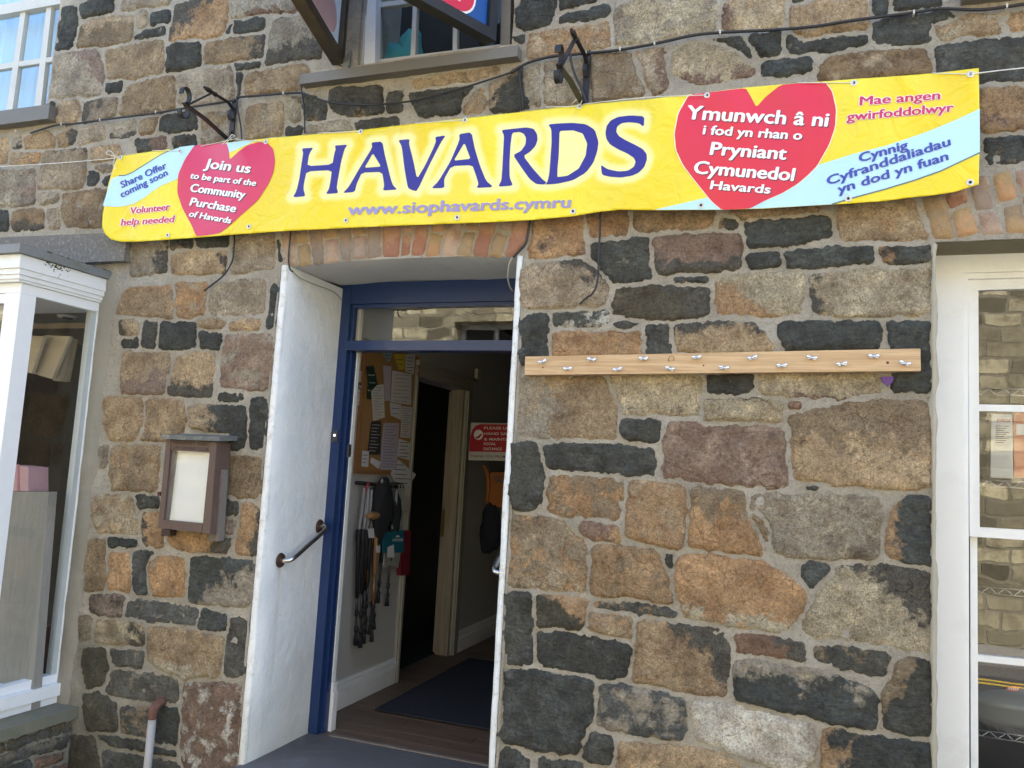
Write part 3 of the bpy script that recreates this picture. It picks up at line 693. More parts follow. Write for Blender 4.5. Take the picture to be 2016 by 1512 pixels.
def segdist(P, pts):
    A = np.array(P); B = np.roll(A, -1, 0); d = B - A; L = (d ** 2).sum(1) + 1e-12
    out = np.empty(len(pts))
    for s in range(0, len(pts), 2000):
        q = pts[s:s + 2000]; t = np.clip(((q[:, None] - A) * d).sum(2) / L, 0, 1)
        out[s:s + 2000] = np.sqrt(((q[:, None] - A - t[..., None] * d) ** 2).sum(2)).min(1)
    return out
def setcol(d, name, arr):
    a = d.attributes.new(name, 'FLOAT_COLOR', 'POINT'); a.data.foreach_set('color', np.array(arr, dtype=np.float32).ravel())
def stone(poly, c1, c2, gran, direc, amt, place=None, step=0.014, name='stone', m=None, parent=bld, proud=None, jit=1.0, seed=0, grow=0.0032, edge_w=0.022, near=None):
    rs = random.Random(seed)
    area = sum(poly[i][0] * poly[(i + 1) % len(poly)][1] - poly[(i + 1) % len(poly)][0] * poly[i][1] for i in range(len(poly))) / 2
    if area < 0: poly = poly[::-1]
    P = resample(chaikin(poly, 0.045), 0.008)
    n = len(P); Q = []
    room = np.full(n, 0.5)
    for ob in (near or ()): room = np.minimum(room, segdist(ob, np.array(P)))
    for i, (x, z) in enumerate(P):
        a, b = P[i - 1], P[(i + 1) % n]; tx, tz = b[0] - a[0], b[1] - a[1]; L = math.hypot(tx, tz) or 1
        k = (noise.noise(Vector((x * 22, z * 22, seed * .37))) * 0.0062 + noise.noise(Vector((x * 60, z * 60, seed * .7))) * 0.0062 + noise.noise(Vector((x * 150, z * 150, seed))) * 0.0035) * jit * 1.25 + (grow if near is None else float(np.clip((room[i] - 0.0095) / 2, -0.003, 0.0155)))
        Q.append((x + tz / L * k, z - tx / L * k))
    A = np.array(Q); lo, hi = A.min(0), A.max(0)
    gx, gz = np.meshgrid(np.arange(lo[0], hi[0], step), np.arange(lo[1], hi[1], step))
    G = np.stack([gx.ravel(), gz.ravel()], 1) + rng.uniform(-0.2, 0.2, (gx.size, 2)) * step
    G = G[inside(Q, G)]
    if len(G): dist = segdist(Q, G); G = G[dist > 0.0045]; dist = dist[dist > 0.0045]
    else: dist = np.zeros(0)
    # a ring just inside the arris so it rounds over
    allp = [Vector(q) for q in Q] + [Vector(q) for q in G]
    v2, _, f2, ov, _, _ = delaunay_2d_cdt(allp, [], [list(range(n))], 1, 1e-7)
    pts = np.array([tuple(v) for v in v2]); dd = segdist(Q, pts)
    size = (hi - lo); c = (lo + hi) / 2
    pr_ = proud if proud is not None else rs.uniform(0.006, 0.016)
    tx, tz = rs.uniform(-.02, .02), rs.uniform(-.03, .03)
    nrm = np.clip(dd / 0.016, 0, 1); prof = np.sqrt(1 - (1 - nrm) ** 2)
    rough = np.array([noise.fractal(Vector((p[0] * 16, p[1] * 16, seed * 1.3)), 1.0, 2.2, 5) for p in pts])
    amp = 0.0045 if gran > 0.4 else 0.0065
    y = -(pr_ * prof + (rough * amp * 1.5 + (pts[:, 0] - c[0]) * tx + (pts[:, 1] - c[1]) * tz) * nrm) + 0.0035 * (1 - prof)
    y += relief(pts[:, 0], pts[:, 1])
    loc = (pts - c) / np.maximum(size, 1e-4)
    bias = loc @ np.array(direc) * (2.0 if any(direc) else 0) + (amt - 0.5) * (1.9 if any(direc) else 1.7)
    if amt <= 0: bias[:] = -9
    if place: V = [place(p[0], p[1], yy) for p, yy in zip(pts, y)]
    else: V = np.stack([pts[:, 0], y, pts[:, 1]], 1)
    o = mesh(name, V, [f[::-1] if not place else f for f in f2], m or stone_m, parent, smooth=True)
    d = o.data; N = len(pts)
    jr = rs.uniform(0.86, 1.14); h = rs.uniform(-0.05, 0.05)
    cc1 = (c1[0] * jr * (1 + h), c1[1] * jr, c1[2] * jr * (1 - h), 1)
    setcol(d, 'c1', np.tile(cc1, (N, 1))); setcol(d, 'c2', np.tile((*c2, 1), (N, 1)))
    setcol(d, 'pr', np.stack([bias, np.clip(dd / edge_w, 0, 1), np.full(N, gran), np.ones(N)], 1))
    return o
def tr(reg, s):
    ox, oy, k = REG[reg]; return [(ox + float(a) / k, oy + float(b) / k) for a, b in (p.split(',') for p in s.split())]
DIRS = dict(u=(0, 1), d=(0, -1), l=(-1, 0), r=(1, 0), n=(0, 0))
OUTL = []
for ln in (STONES.strip() + '\n' + BRICKS.strip()).splitlines():
    reg, code, pts = ln.split(' ', 2)
    q = np.array([(p.x, p.z) for p in (PY(x, y) for x, y in tr(reg, pts))]); OUTL.append((q, q.min(0), q.max(0)))
open_px = [[(WRx, -1), (WRx, WRz), (4, WRz), (4, -1)], [(DX0 - .05, -1), (DX0 - .05, DZ1), (DX1 + .035, DZ1), (DX1 + .035, -1)], [(-6.3, WLz - .06), (WLx, WLz - .06), (WLx, 5.5), (-6.3, 5.5)], [(WMx0 - .02, WMz), (WMx1 + .02, WMz), (WMx1 + .02, 5.5), (WMx0 - .02, 5.5)]]
OUTL += [(np.array(q), np.array(q).min(0), np.array(q).max(0)) for q in open_px]
for si, ln in enumerate(STONES.strip().splitlines()):
    reg, code, pts = ln.split(' ', 2)
    a, b_, ds, amt = code[0], code[1], code[2:-1], int(code[-1]) / 10
    if ds and ds[0] in 'k' : ds = ds[1:]
    if len(code) > 4 and code[2] in PAL and code[2] not in 'udlrn': a, b_, ds = code[0], code[1], code[3:-1]
    if code == 'en0' or code == 'een0': a, b_, ds, amt = 'e', 'e', 'n', 0
    if b_ == 'n': b_, ds = a, 'n'
    dv = np.array([0.0, 0.0])
    for ch in ds: dv += DIRS.get(ch, (0, 0))
    P = [PY(x, y) for x, y in tr(reg, pts)]
    me_, lo_, hi_ = OUTL[si]
    near = [q for j, (q, l2, h2) in enumerate(OUTL) if j != si and (l2 < hi_ + .05).all() and (h2 > lo_ - .05).all()]
    c2_ = PAL[b_] if not (b_ == 'k' and a not in 'km') else (0.145, 0.132, 0.105)
    if b_ == 'k' and a not in 'km': amt = max(0.05, amt - .09)
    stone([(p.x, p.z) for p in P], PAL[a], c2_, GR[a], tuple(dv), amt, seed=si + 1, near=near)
BC = {'1': ((0.33, 0.225, 0.115), (0.25, 0.18, 0.11)), '2': ((0.24, 0.18, 0.135), (0.30, 0.20, 0.13)), '3': ((0.37, 0.265, 0.19), (0.30, 0.20, 0.14)),
      '4': ((0.38, 0.225, 0.115), (0.33, 0.23, 0.11)), '5': ((0.29, 0.14, 0.085), (0.36, 0.21, 0.13))}
for si, ln in enumerate(BRICKS.strip().splitlines()):
    reg, code, pts = ln.split(' ', 2)
    P = [PY(x, y) for x, y in tr(reg, pts)]
    stone([(p.x, p.z) for p in P], BC[code][0], BC[code][1], 0.5, (0, 0.5), 0.5, name='brick', m=brick_m, proud=0.008, jit=0.4, grow=0.0030, edge_w=0.006, seed=900 + si)
# courses beyond the frame, joined
rs = random.Random(8); fv, ff2, fc, ncnt = [], [], [], 0
z = -0.42
def outside(x0, x1, z0, z1):
    for x in (x0, (x0 + x1) / 2, x1):
        for zz in (z0, z1):
            px, py = proj((x, 0, zz))
            if -25 < px < 2041 and -25 < py < 1537: return False
    for a, b, c, d in OPEN:
        if x1 > a - .02 and x0 < b + .02 and z1 > c - .02 and z0 < d + .02: return False
    return True
while z < 6.9:
    hh = rs.uniform(0.10, 0.22); x = -8.4 + rs.uniform(0, .2)
    while x < 3.3:
        ww = rs.uniform(0.15, 0.48)
        if outside(x, x + ww, z, z + hh):
            b0 = len(fv); x0, x1, z0, z1 = x, x + ww - 0.025, z, z + hh - 0.025; j = lambda: rs.uniform(-.012, .012)
            for k, (yy, i_) in enumerate(((0.004, 0), (-0.011, 0.012))):
                fv += [(x0 + i_ + j(), yy, z0 + i_ + j()), (x1 - i_ + j(), yy, z0 + i_ + j()), (x1 - i_ + j(), yy, z1 - i_ + j()), (x0 + i_ + j(), yy, z1 - i_ + j())]
            for q in range(4): ff2.append((b0 + q, b0 + (q + 1) % 4, b0 + 4 + (q + 1) % 4, b0 + 4 + q))
            ff2.append((b0 + 4, b0 + 5, b0 + 6, b0 + 7)); fc += [PAL[rs.choice('ttoggkkkbby')] + (1,)] * 8
        x += ww
    z += hh
fo = mesh('stone_course', fv, ff2, stone_m, bld, kind='stuff')
setcol(fo.data, 'c1', fc); setcol(fo.data, 'c2', fc); setcol(fo.data, 'pr', [(-9, .6, .5, 1)] * len(fv))

# --- doorway: white painted jambs, grey soffit, slate step
_f = PX(552, 1103, DX0); RY, RZ = _f.y, _f.z
plaster = jamb_paint()
def wavy(x, z, s): return noise.noise(Vector((x * 9, z * 9, s))) * 0.006
def jamb(name, xr, side, z0, z1):
    """reveal face with a rounded, uneven painted arris that laps onto the wall"""
    wdt = 0.036 if side < 0 else 0.026
    prof = [(side * wdt, 0.006), (side * wdt, -0.010), (side * (wdt - .008), -0.016), (side * .008, -0.017), (0, -0.009), (0, 0.10), (0, 0.25), (0, 0.40), (0, 0.52)]
    vs_, fs = [], []; N = 90
    for i in range(N + 1):
        zz = z0 + (z1 - z0) * i / N
        for k, (dx, yy) in enumerate(prof):
            e = noise.noise(Vector((k * .01, zz * 14, side))) * 0.0016 + noise.noise(Vector((0, zz * 50, side + 5))) * 0.0013
            e2 = noise.noise(Vector((yy * 3, zz * 2.5, side * 3))) * 0.007
            vs_.append((xr + dx + (e if k < 4 else (e * .6 + e2 if k < 8 else 0)), yy + (e * .5 if k < 5 else 0), zz))
    m_ = len(prof)
    for i in range(N):
        for k in range(m_ - 1):
            a = i * m_ + k; f = (a, a + 1, a + m_ + 1, a + m_); fs.append(f if side > 0 else f[::-1])
    return mesh(name, vs_, fs, plaster, bld, smooth=True)
jamb('door_jamb', DX0 - 0.0, -1, 0.05, 2.486)
jamb('door_jamb', DX1 - 0.0, 1, -0.004, 2.486)
vs_, fs = [], []
for i in range(25):
    x = DX0 - 0.01 + (DX1 - DX0 + 0.02) * i / 24
    for k, (yy, dz) in enumerate(((0.0, 0), (0.03, -.004), (0.15, 0), (0.3, .003), (0.51, 0.02))):
        vs_.append((x, yy, dtop(x) + dz + noise.noise(Vector((x * 5, yy * 9, 3))) * 0.008))
for i in range(24):
    for k in range(4): a = i * 5 + k; fs.append((a, a + 5, a + 6, a + 1))
mesh('door_soffit', vs_, fs, soffit_m, bld, smooth=True)
box('stone_step', (DX0 - .02, -0.30, GZ), (DX1 + .02, 0.525, T0), M('worn_slate_step', (0.105, 0.10, 0.10), 0.65, 0.3, 4, bmp=0.3, bscale=40, dirt=(0.19, 0.19, 0.19), damt=0.7), bld, bevel=0.012)
YF = 0.50
# navy door frame
FR = PY(623, 1453, YF).x
jy = PX(640, 1437, FR).y
fz1 = PY(840, 571, YF).z; fz2 = PY(840, 595, YF).z; tz1 = PY(840, 670.5, YF).z; tz0 = PY(840, 690, YF).z

fr = box('door_frame', (DX0 - .01, YF, T0 + .002), (FR, jy, fz1 + .05), blue, bld, bevel=0.004)
box('stop_bead', (FR + .001, YF + 0.035, T0 + .002), (FR + 0.016, jy, tz0 - .001), blue, fr, bevel=0.002)
box('head_rail', (FR + .001, YF + .001, fz2), (DX1 + .01, jy, fz1 + .05), blue, fr, bevel=0.004)
box('transom_rail', (FR + .001, YF - 0.006, tz0), (DX1 - .03, jy, tz1), blue, fr, bevel=0.004)
box('door_frame', (DX1 - .045, YF, T0 + .002), (DX1 + .01, jy, fz1 + .05), blue, bld, bevel=0.004)
fl = box('fanlight_glass', (FR + .02, YF + 0.045, tz1 + .001), (DX1 - .046, YF + 0.049, fz2 - .001), glass_w, bld)
bm = bmesh.new()
add_box(bm, (FR + .001, YF + .02, tz1 + .001), (FR + .018, YF + .05, fz2 - .001)); add_box(bm, (FR + .018, YF + .02, fz2 - .02), (DX1 - .046, YF + .05, fz2 - .001))
bmo('glazing_bead', bm, blue, bld, bevel=0.003)

# --- opposite side of the street (seen in the panes, and it throws sunlight back)
def wallpat():
    m = bpy.data.materials.new('sunlit_rubble'); n, l, b, out = nodes_new(m); pos = geo(n)
    mp = n.new('ShaderNodeMapping'); l.new(pos, mp.inputs[0]); mp.inputs['Rotation'].default_value = (R(90), 0, 0)
    wn = n.new('ShaderNodeTexNoise'); wn.inputs['Scale'].default_value = 2.2; wn.inputs['Detail'].default_value = 5; l.new(pos, wn.inputs[0])
    vc = n.new('ShaderNodeVectorMath'); vc.operation = 'SCALE'; vc.inputs[3].default_value = 0.22; l.new(wn.outputs['Color'], vc.inputs[0])
    va = n.new('ShaderNodeVectorMath'); l.new(mp.outputs[0], va.inputs[0]); l.new(vc.outputs[0], va.inputs[1])
    bk = n.new('ShaderNodeTexBrick'); l.new(va.outputs[0], bk.inputs['Vector']); bk.inputs['Scale'].default_value = 1.0
    bk.inputs['Brick Width'].default_value = 0.46; bk.inputs['Row Height'].default_value = 0.20; bk.inputs['Mortar Size'].default_value = 0.022; bk.inputs['Mortar Smooth'].default_value = 0.3
    bk.inputs['Color1'].default_value = (0.09, 0.08, 0.05, 1); bk.inputs['Color2'].default_value = (0.80, 0.70, 0.44, 1); bk.inputs['Mortar'].default_value = (0.34, 0.30, 0.2, 1); bk.offset = 0.37; bk.squash = 0.7; bk.squash_frequency = 3
    c = mix(n, l, ramp(n, l, nz(n, l, pos, 5, 7, 0.75), 0.45, 0.7), bk.outputs['Color'], (0.20, 0.16, 0.09))
    l.new(c, b.inputs['Base Color']); b.inputs['Roughness'].default_value = 0.9
    bump(n, l, mth(n, l, 'ADD', mth(n, l, 'MULTIPLY', bk.outputs['Fac'], -1.0), nz(n, l, pos, 14, 6, 0.75)), 1.0, 0.03, b)
    return m
wp_ = wallpat()
opp = thing('facing_building', 'sunlit rubble stone house across the street mirrored in the panes', 'building', (0, -8, 0))
bm = bmesh.new()
segs = [(-20, -9.2), (-7.9, -5.6), (-4.3, 0.6), (1.9, 20)]
for a, b in segs: add_box(bm, (a, -8.5, -0.4), (b, -8.0, 5.4))
for a, b in zip(segs, segs[1:]): add_box(bm, (a[1], -8.5, 4.0), (b[0], -8.0, 5.4)); add_box(bm, (a[1], -8.5, -0.4), (b[0], -8.0, 2.2))
bmo('wall', bm, wp_, opp)
box('roof', (-20, -12, 5.4), (20, -7.8, 5.55), slate, opp)
for a, b in zip(segs, segs[1:]):
    f = box('window', (a[1], -8.42, 2.2), (b[0], -8.38, 4.0), dark, opp)
    bm = bmesh.new(); c_ = (a[1] + b[0]) / 2
    for q in (a[1] + .04, c_, b[0] - .04): add_box(bm, (q - .04, -8.37, 2.2), (q + .04, -8.32, 4.0))
    for q in (2.24, 3.1, 3.96): add_box(bm, (a[1], -8.36, q - .04), (b[0], -8.33, q + .04))
    bmo('window_frame', bm, white, f)
tube('drainpipe', [(-6.9, -7.93, -.304), (-6.9, -7.93, 5.4)], 0.06, white, opp)
# ================================================================ windows of the shop
def leaf(name, o, **k): return o
# upper left sash window
f = py_prism('window', [(-60, 20), (124, -12), (125, 6), (-60, 40)], 0.085, 0.05, cream, bld)   # meeting rail
Yw = 0.10
for px in ([(48, -30), (57, -30), (23, 226), (11, 226)], [(97, -30), (106, -30), (79, 222), (66, 222)]):
    py_prism('glazing_bar', px, Yw, 0.03, cream, f)
py_prism('glazing_bar', [(-60, 135), (128, 108), (127, 117), (-60, 146)], Yw + .002, 0.03, cream, f)
py_prism('bottom_rail', [(-60, 238), (124, 214), (122, 226), (-60, 252)], Yw - .004, 0.05, cream, f)
py_prism('window_pane', [(-80, -60), (130, -80), (130, 230), (-80, 250)], Yw + 0.016, 0.004, glass_material('upper_glass', 2.1), f, bevel=0)
curtain = M('sky_tinted_curtain', (0.42, 0.62, 0.85), 0.8, 0.3, 3, bmp=0, stretch=(6, 1, 0.5))  # sky reflection of the panes put into the blue of the curtain
vs_, fs = [], []
for i in range(41):
    x = -6.2 + (WLx - .02 + 6.2) * i / 40
    for zz in (WLz - .05, 5.0): vs_.append((x, 0.24 + 0.02 * math.sin(i * 1.9), zz))
fs = [(2 * i, 2 * i + 2, 2 * i + 3, 2 * i + 1) for i in range(40)]
tag(mesh('curtain', vs_, fs, curtain, smooth=True), 'pale blue curtain hanging behind the small-paned upper window', 'curtain')
zt = PY(87, 222).z; 
sill_m = M('painted_grey_sill', (0.145, 0.135, 0.115), 0.55, 0.15, 8, bmp=0.35, bscale=60, dirt=(0.20, 0.18, 0.15), damt=0.6)
sx = PY(112, 244).x
box('window_sill', (-6.4, -0.06, PY(86, 249).z + .012), (sx, 0.09, PY(87, 224).z + 0.02), sill_m, bld, bevel=0.006)
reveal('window_reveal', -6.3, WLx, WLz, 5.0, 0.5, mortar_m, 'lr')
# upper middle window
YM = 0.07
f = py_prism('window', [(736, -40), (741, 122), (746, 121), (746, -40)], YM + .03, 0.04, cream, bld)
py_prism('jamb_board', [(686, -30), (706, -30), (700, 138), (680, 140)], 0.02, 0.05, brownwood, f)
py_prism('jamb_board', [(708, -40), (722, -40), (713, 133), (701, 135)], 0.035, 0.05, cream, f)
py_prism('jamb_board', [(724, -40), (741, -40), (738, 126), (716, 130)], 0.05, 0.05, white, f)
for px in ([(815, -40), (823, -40), (817, 112), (808, 112)], [(893, -40), (901, -40), (899, 104), (891, 104)]):
    py_prism('glazing_bar', px, YM + .03, 0.03, cream, f)
py_prism('glazing_bar', [(741, 6), (1010, -32), (1010, -22), (741, 15)], YM + .032, 0.03, cream, f)
py_prism('bottom_rail', [(738, 118), (1010, 84), (1010, 92), (736, 128)], YM + .027, 0.05, cream, f)
py_prism('jamb_board', [(988, -40), (1006, -40), (1004, 90), (985, 90)], 0.03, 0.06, M('weathered_jamb', (0.16, 0.14, 0.11), 0.7, 0.2, 12), f)
py_prism('window_pane', [(730, -60), (1020, -60), (1020, 110), (730, 130)], YM + 0.05, 0.004, glass, f, bevel=0)
reveal('window_reveal', WMx0, WMx1, WMz, 5.0, 0.4, mortar_m, 'lr')
zs_t, zs_b = PY(592, 146, -0.055).z, PY(1020, 110, -0.055).z
x0, x1 = PY(592, 146, -0.055).x, PY(1020, 88, -0.055).x
box('window_sill', (x0, -0.055, zs_b), (x1, 0.10, zs_t), sill_m, bld, bevel=0.004)
# things just inside that window: a turquoise cloth and a red bundle
bm = bmesh.new(); 
def blob(bm, c, r, s, seg=12):
    m_ = bmesh.ops.create_icosphere(bm, subdivisions=3, radius=1.0)
    for v in m_['verts']:
        k = 1 + 0.28 * noise.noise(v.co * 1.7 + Vector((s, 0, 0)))
        v.co = Vector((c[0] + v.co.x * r[0] * k, c[1] + v.co.y * r[1] * k, c[2] + v.co.z * r[2] * k))
P_ = PY(775, 110, 0.35)
blob(bm, P_ + Vector((-.03, 0, -.06)), (0.20, 0.10, 0.12), 3); blob(bm, P_ + Vector((.09, .02, .02)), (0.07, 0.06, 0.13), 6)
tag(bmo('cloth_bundle', bm, M('turquoise_cloth', (0.05, 0.35, 0.33), 0.8, 0.3, 10, bmp=0.6, bscale=20), smooth=True), 'turquoise cloth bundled behind the upper middle window', 'cloth')
# dark interior boxes behind upper windows
box('inner_wall', (-8.2, 1.4, 3.06), (3.2, 1.45, 6.9), dark, bld)

# right sash window
YR = 0.195
gw = [(1925, 560), (2100, 552), (2100, 1600), (1925, 1600)]
f = py_prism('window', [(1820, 495), (1896, 492), (1900, 1700), (1820, 1700)], YR, 0.05, white, bld, bevel=0.004)
py_prism('frame_head', [(1894, 470), (2300, 466), (2300, 526), (1895, 537)], YR + .001, 0.05, white, f, bevel=0.003)
py_prism('frame_bead', [(1896, 538), (1906, 538), (1909, 1700), (1899, 1700)], YR + .012, 0.05, white, f, bevel=0.004)
py_prism('frame_bead', [(1906, 538), (2300, 527), (2300, 538), (1906, 549)], YR + .013, 0.05, white, f, bevel=0.004)
ws = py_prism('sash_stile', [(1906, 549), (1926, 549), (1929, 1056), (1909, 1056)], YR + .028, 0.03, white, f, bevel=0.003)
py_prism('sash_rail', [(1926, 549), (2300, 538), (2300, 560), (1926, 571)], YR + .029, 0.03, white, f, bevel=0.003)
py_prism('glazing_bar', [(1927, 796), (2300, 803), (2300, 817), (1927, 809)], YR + .032, 0.025, white, f, bevel=0.003)
py_prism('meeting_rail', [(1909, 1037), (2300, 1060), (2300, 1082), (1909, 1056)], YR + .026, 0.035, white, f, bevel=0.003)
py_prism('sash_stile', [(1910, 1057), (1924, 1057), (1927, 1700), (1912, 1700)], YR + .062, 0.03, white, f, bevel=0.003)
py_prism('glazing_bar', [(1925, 1289), (2300, 1326), (2300, 1341), (1925, 1302)], YR + .065, 0.025, white, f, bevel=0.003)
py_prism('window_pane', [(1924, 560), (2300, 552), (2300, 1060), (1924, 1045)], YR + .045, 0.004, glass_w, f, bevel=0)
py_prism('window_pane', [(1922, 1056), (2300, 1070), (2300, 1750), (1922, 1750)], YR + .078, 0.004, glass_w, f, bevel=0)
reveal('window_reveal', WRx, WRx + 1.15, 0.40, WRz, 0.5, M('limewashed_reveal', (0.20, 0.175, 0.115), 0.9, 0.2, 6, bmp=0.5), 'lrt')
box('window_sill', (WRx - .05, -0.06, 0.32), (WRx + 1.2, 0.3, 0.399), slate, bld, bevel=0.005)
# top right corner: sill of the window above
P_ = PY(1890, 12, 0)
box('window_sill', (P_.x, -0.06, P_.z - .003), (P_.x + 1.3, 0.1, P_.z + 0.07), sill_m, bld, bevel=0.005)
# mortar fillet down the left edge of that window and cement band beside the bay
def fillet(name, xa, xb, z0, z1, m, yb=-0.014):
    vs_, fs = [], []; N = max(8, int((z1 - z0) / 0.03))
    for i in range(N + 1):
        zz = z0 + (z1 - z0) * i / N
        for k in range(5):
            e = noise.noise(Vector((k * .7, zz * 9, xa))) * 0.012 + noise.noise(Vector((k * .7, zz * 30, xa))) * 0.005
            x = xa + (xb - xa) * k / 4 + (e if k in (0, 4) else 0)
            vs_.append((x, yb * (1 if 0 < k < 4 else -0.4) + e * .3, zz))
    for i in range(N):
        for k in range(4): a = i * 5 + k; fs.append((a, a + 1, a + 6, a + 5))
    return mesh(name, vs_, fs, m, bld, smooth=True)
fillet('mortar_fillet', WRx - 0.018, WRx + 0.004, 0.35, 2.47, M('pale_fillet', (0.38, 0.35, 0.28), 0.9, 0.15, 20, bmp=0.6))
fillet('mortar_fillet', DX0 - 0.06, DX0 - 0.036, -0.3, 2.44, mortar_m, -0.008)
fillet('mortar_fillet', DX1 + 0.026, DX1 + 0.045, -0.3, 2.46, mortar_m, -0.008)
cem = M('cement_render', (0.27, 0.25, 0.205), 0.92, 0.2, 5, bmp=0.6, bscale=60, dirt=(0.19, 0.17, 0.12), damt=0.6)
fillet('cement_band', BX - 0.03, BX + 0.10, BZ0 - 0.1, BZ1 + 0.02, cem, -0.012)

# --- bay window: square bay, its right cheek in view
lead = M('lead_flashing', (0.19, 0.20, 0.21), 0.5, 0.15, 8, bmp=0.3, dirt=(0.10, 0.12, 0.05), damt=0.8)
cor = PX(42, 562, BX).y                              # front corner
zc1 = PX(46, 505, BX).z; zc0 = PY(211, 575, 0).z      # fascia top and bottom
zm0 = PY(208, 597, 0).z
BX0 = -5.5
bay = box('bay_window', (BX0, cor, zm0 - .05), (BX, 0.0, zm0 - .001), upvc, bld, bevel=0.003)          # head
box('roof', (BX0 - .02, cor - 0.075, zc1 + .002), (BX + 0.055, 0.0, zc1 + 0.045), lead, bay, bevel=0.006)
box('fascia', (BX0, cor - 0.05, zc0), (BX + 0.035, -0.001, zc1), white, bay, bevel=0.003)
for k, (a_, b_, c_) in enumerate(((0.0, 0.45, 0.028), (0.45, 0.8, 0.020), (0.8, 1.0, 0.012))):
    box('cornice_moulding', (BX0, cor - c_ - .012, zc0 - (zc0 - zm0) * b_), (BX + c_, -0.002, zc0 - (zc0 - zm0) * a_ - .0005), white, bay, bevel=0.005)
zg1 = PX(172, 604, BX).z; zg0 = PX(88, 1333, BX).z
yj = PX(182, 720, BX).y; yp = PX(55, 720, BX).y
zsill = PY(137, 1346, 0).z
box('bay_jamb', (BX - .06, yj, zsill), (BX, -0.002, zm0 - .051), upvc, bay, bevel=0.004)
box('corner_post', (BX - .10, cor, zsill), (BX + .001, yp, zm0 - .051), upvc, bay, bevel=0.005)
box('top_rail', (BX - .055, yp + .001, zg1), (BX - .004, yj - .001, zm0 - .0515), upvc, bay, bevel=0.004)
box('bottom_rail', (BX - .055, yp + .001, zsill), (BX - .004, yj - .001, zg0), upvc, bay, bevel=0.004)
box('inner_bead', (BX - .05, yj - .03, zg0 + .0005), (BX - .012, yj - .0005, zg1 - .0005), M('grey_seal', (0.42, 0.45, 0.44), 0.5), bay, bevel=0.003)
box('window_pane', (BX - .032, yp + .002, zg0 + .001), (BX - .028, yj - .031, zg1 - .001), glass_material('bay_glass', 1.85), bay)
box('window_pane', (BX0, cor + .03, zsill), (BX - .101, cor + .034, zm0 - .051), glass_w, bay)
box('front_rail', (BX0, cor + .005, zm0 - .1), (BX - .101, cor + .05, zm0 - .052), upvc, bay, bevel=.004)
box('sill_board', (BX0, cor - .05, zsill - .06), (BX + .03, -0.003, zsill - .001), upvc, bay, bevel=0.006)
box('sill_board', (BX0, cor - .02, zsill - .10), (BX + .012, -0.003, zsill - .061), upvc, bay, bevel=0.006)
moss = M('dark_moss', (0.045, 0.055, 0.012), 0.95, 0.4, 60, bmp=0.8)
bm = bmesh.new(); mr_ = random.Random(3)
for k in range(46):
    a_ = mr_.gauss(0, 1); P_ = PX(112 + a_ * 12, 521 + abs(mr_.gauss(0, 7)) + a_ * 4, BX + .036)
    bmesh.ops.create_icosphere(bm, subdivisions=1, radius=mr_.uniform(.0015, .0045), matrix=Matrix.Translation(P_))
bmo('moss', bm, moss, bay, kind='stuff')
bm = bmesh.new()
for k in range(40):
    u_ = mr_.random(); P_ = PX(60 + u_ * 150, 0, BX + .06); P_ = Vector((BX + .05 + mr_.uniform(-.01, .006), cor * (1 - u_), zc1 + .045)); bmesh.ops.create_icosphere(bm, subdivisions=1, radius=mr_.uniform(.003, .008), matrix=Matrix.Translation(P_) @ Matrix.Diagonal((1, 2, .5, 1)))
bmo('moss', bm, moss, bay, kind='stuff')
SX = PY(157, 1383, 0).x
mossy = M('mossy_sill_stone', (0.17, 0.165, 0.12), 0.9, 0.25, 9, bmp=0.8, bscale=60, dirt=(0.085, 0.11, 0.03), damt=0.9)
zs1 = zsill - .102; zs0 = PY(152, 1412, 0).z
box('stone_sill', (BX0, cor - .10, zs0), (SX, -0.004, zs1), mossy, bay, bevel=0.012)
wx = PY(141, 1450, 0).x
box('bay_base_wall', (BX0, cor - .04, -0.304), (wx, -0.006, zs0 - .001), mortar_m, bld)
for k, (code, pts) in enumerate((('mb', '30,1330 505,1160 505,1255 60,1390'), ('mg', '-60,1470 60,1400 505,1265 470,1380 220,1425 0,1510'), ('rp', '240,1440 450,1400 440,1460 235,1530'),
                                ('bk', '-80,1350 20,1330 50,1390 -80,1440'), ('mk', '-60,1520 225,1450 225,1600 -60,1640'), ('rp', '240,1545 480,1470 480,1600 240,1640'))):
    ox, oy, kk = REG['G']
    P = [PX(ox + float(a.split(',')[0]) / kk, oy + float(a.split(',')[1]) / kk, wx) for a in pts.split()]
    stone([(p.y, p.z) for p in P], PAL[code[0]], PAL[code[1]], 0.5, (0, 0.4), 0.4, place=lambda u, v, d: (wx - d, u, v), seed=700 + k)
# concrete lintel over the bay
lz1 = PY(230, 452, -0.05).z; lz0 = PY(245, 513, -0.05).z
bm = bmesh.new()
Lx = PY(247, 480, -0.05).x
pts = [(-5.9, -0.05, lz0), (Lx, -0.05, lz0), (Lx, -0.05, PY(247, 468, -.05).z), (PY(205, 459, -.05).x, -0.05, PY(205, 459, -.05).z), (-5.9, -0.05, PY(0, 458, -.05).z)]
add_prism(bm, pts, (0, 0.06, 0)); bmo('concrete_lintel', bm, concrete, bld, bevel=0.008)

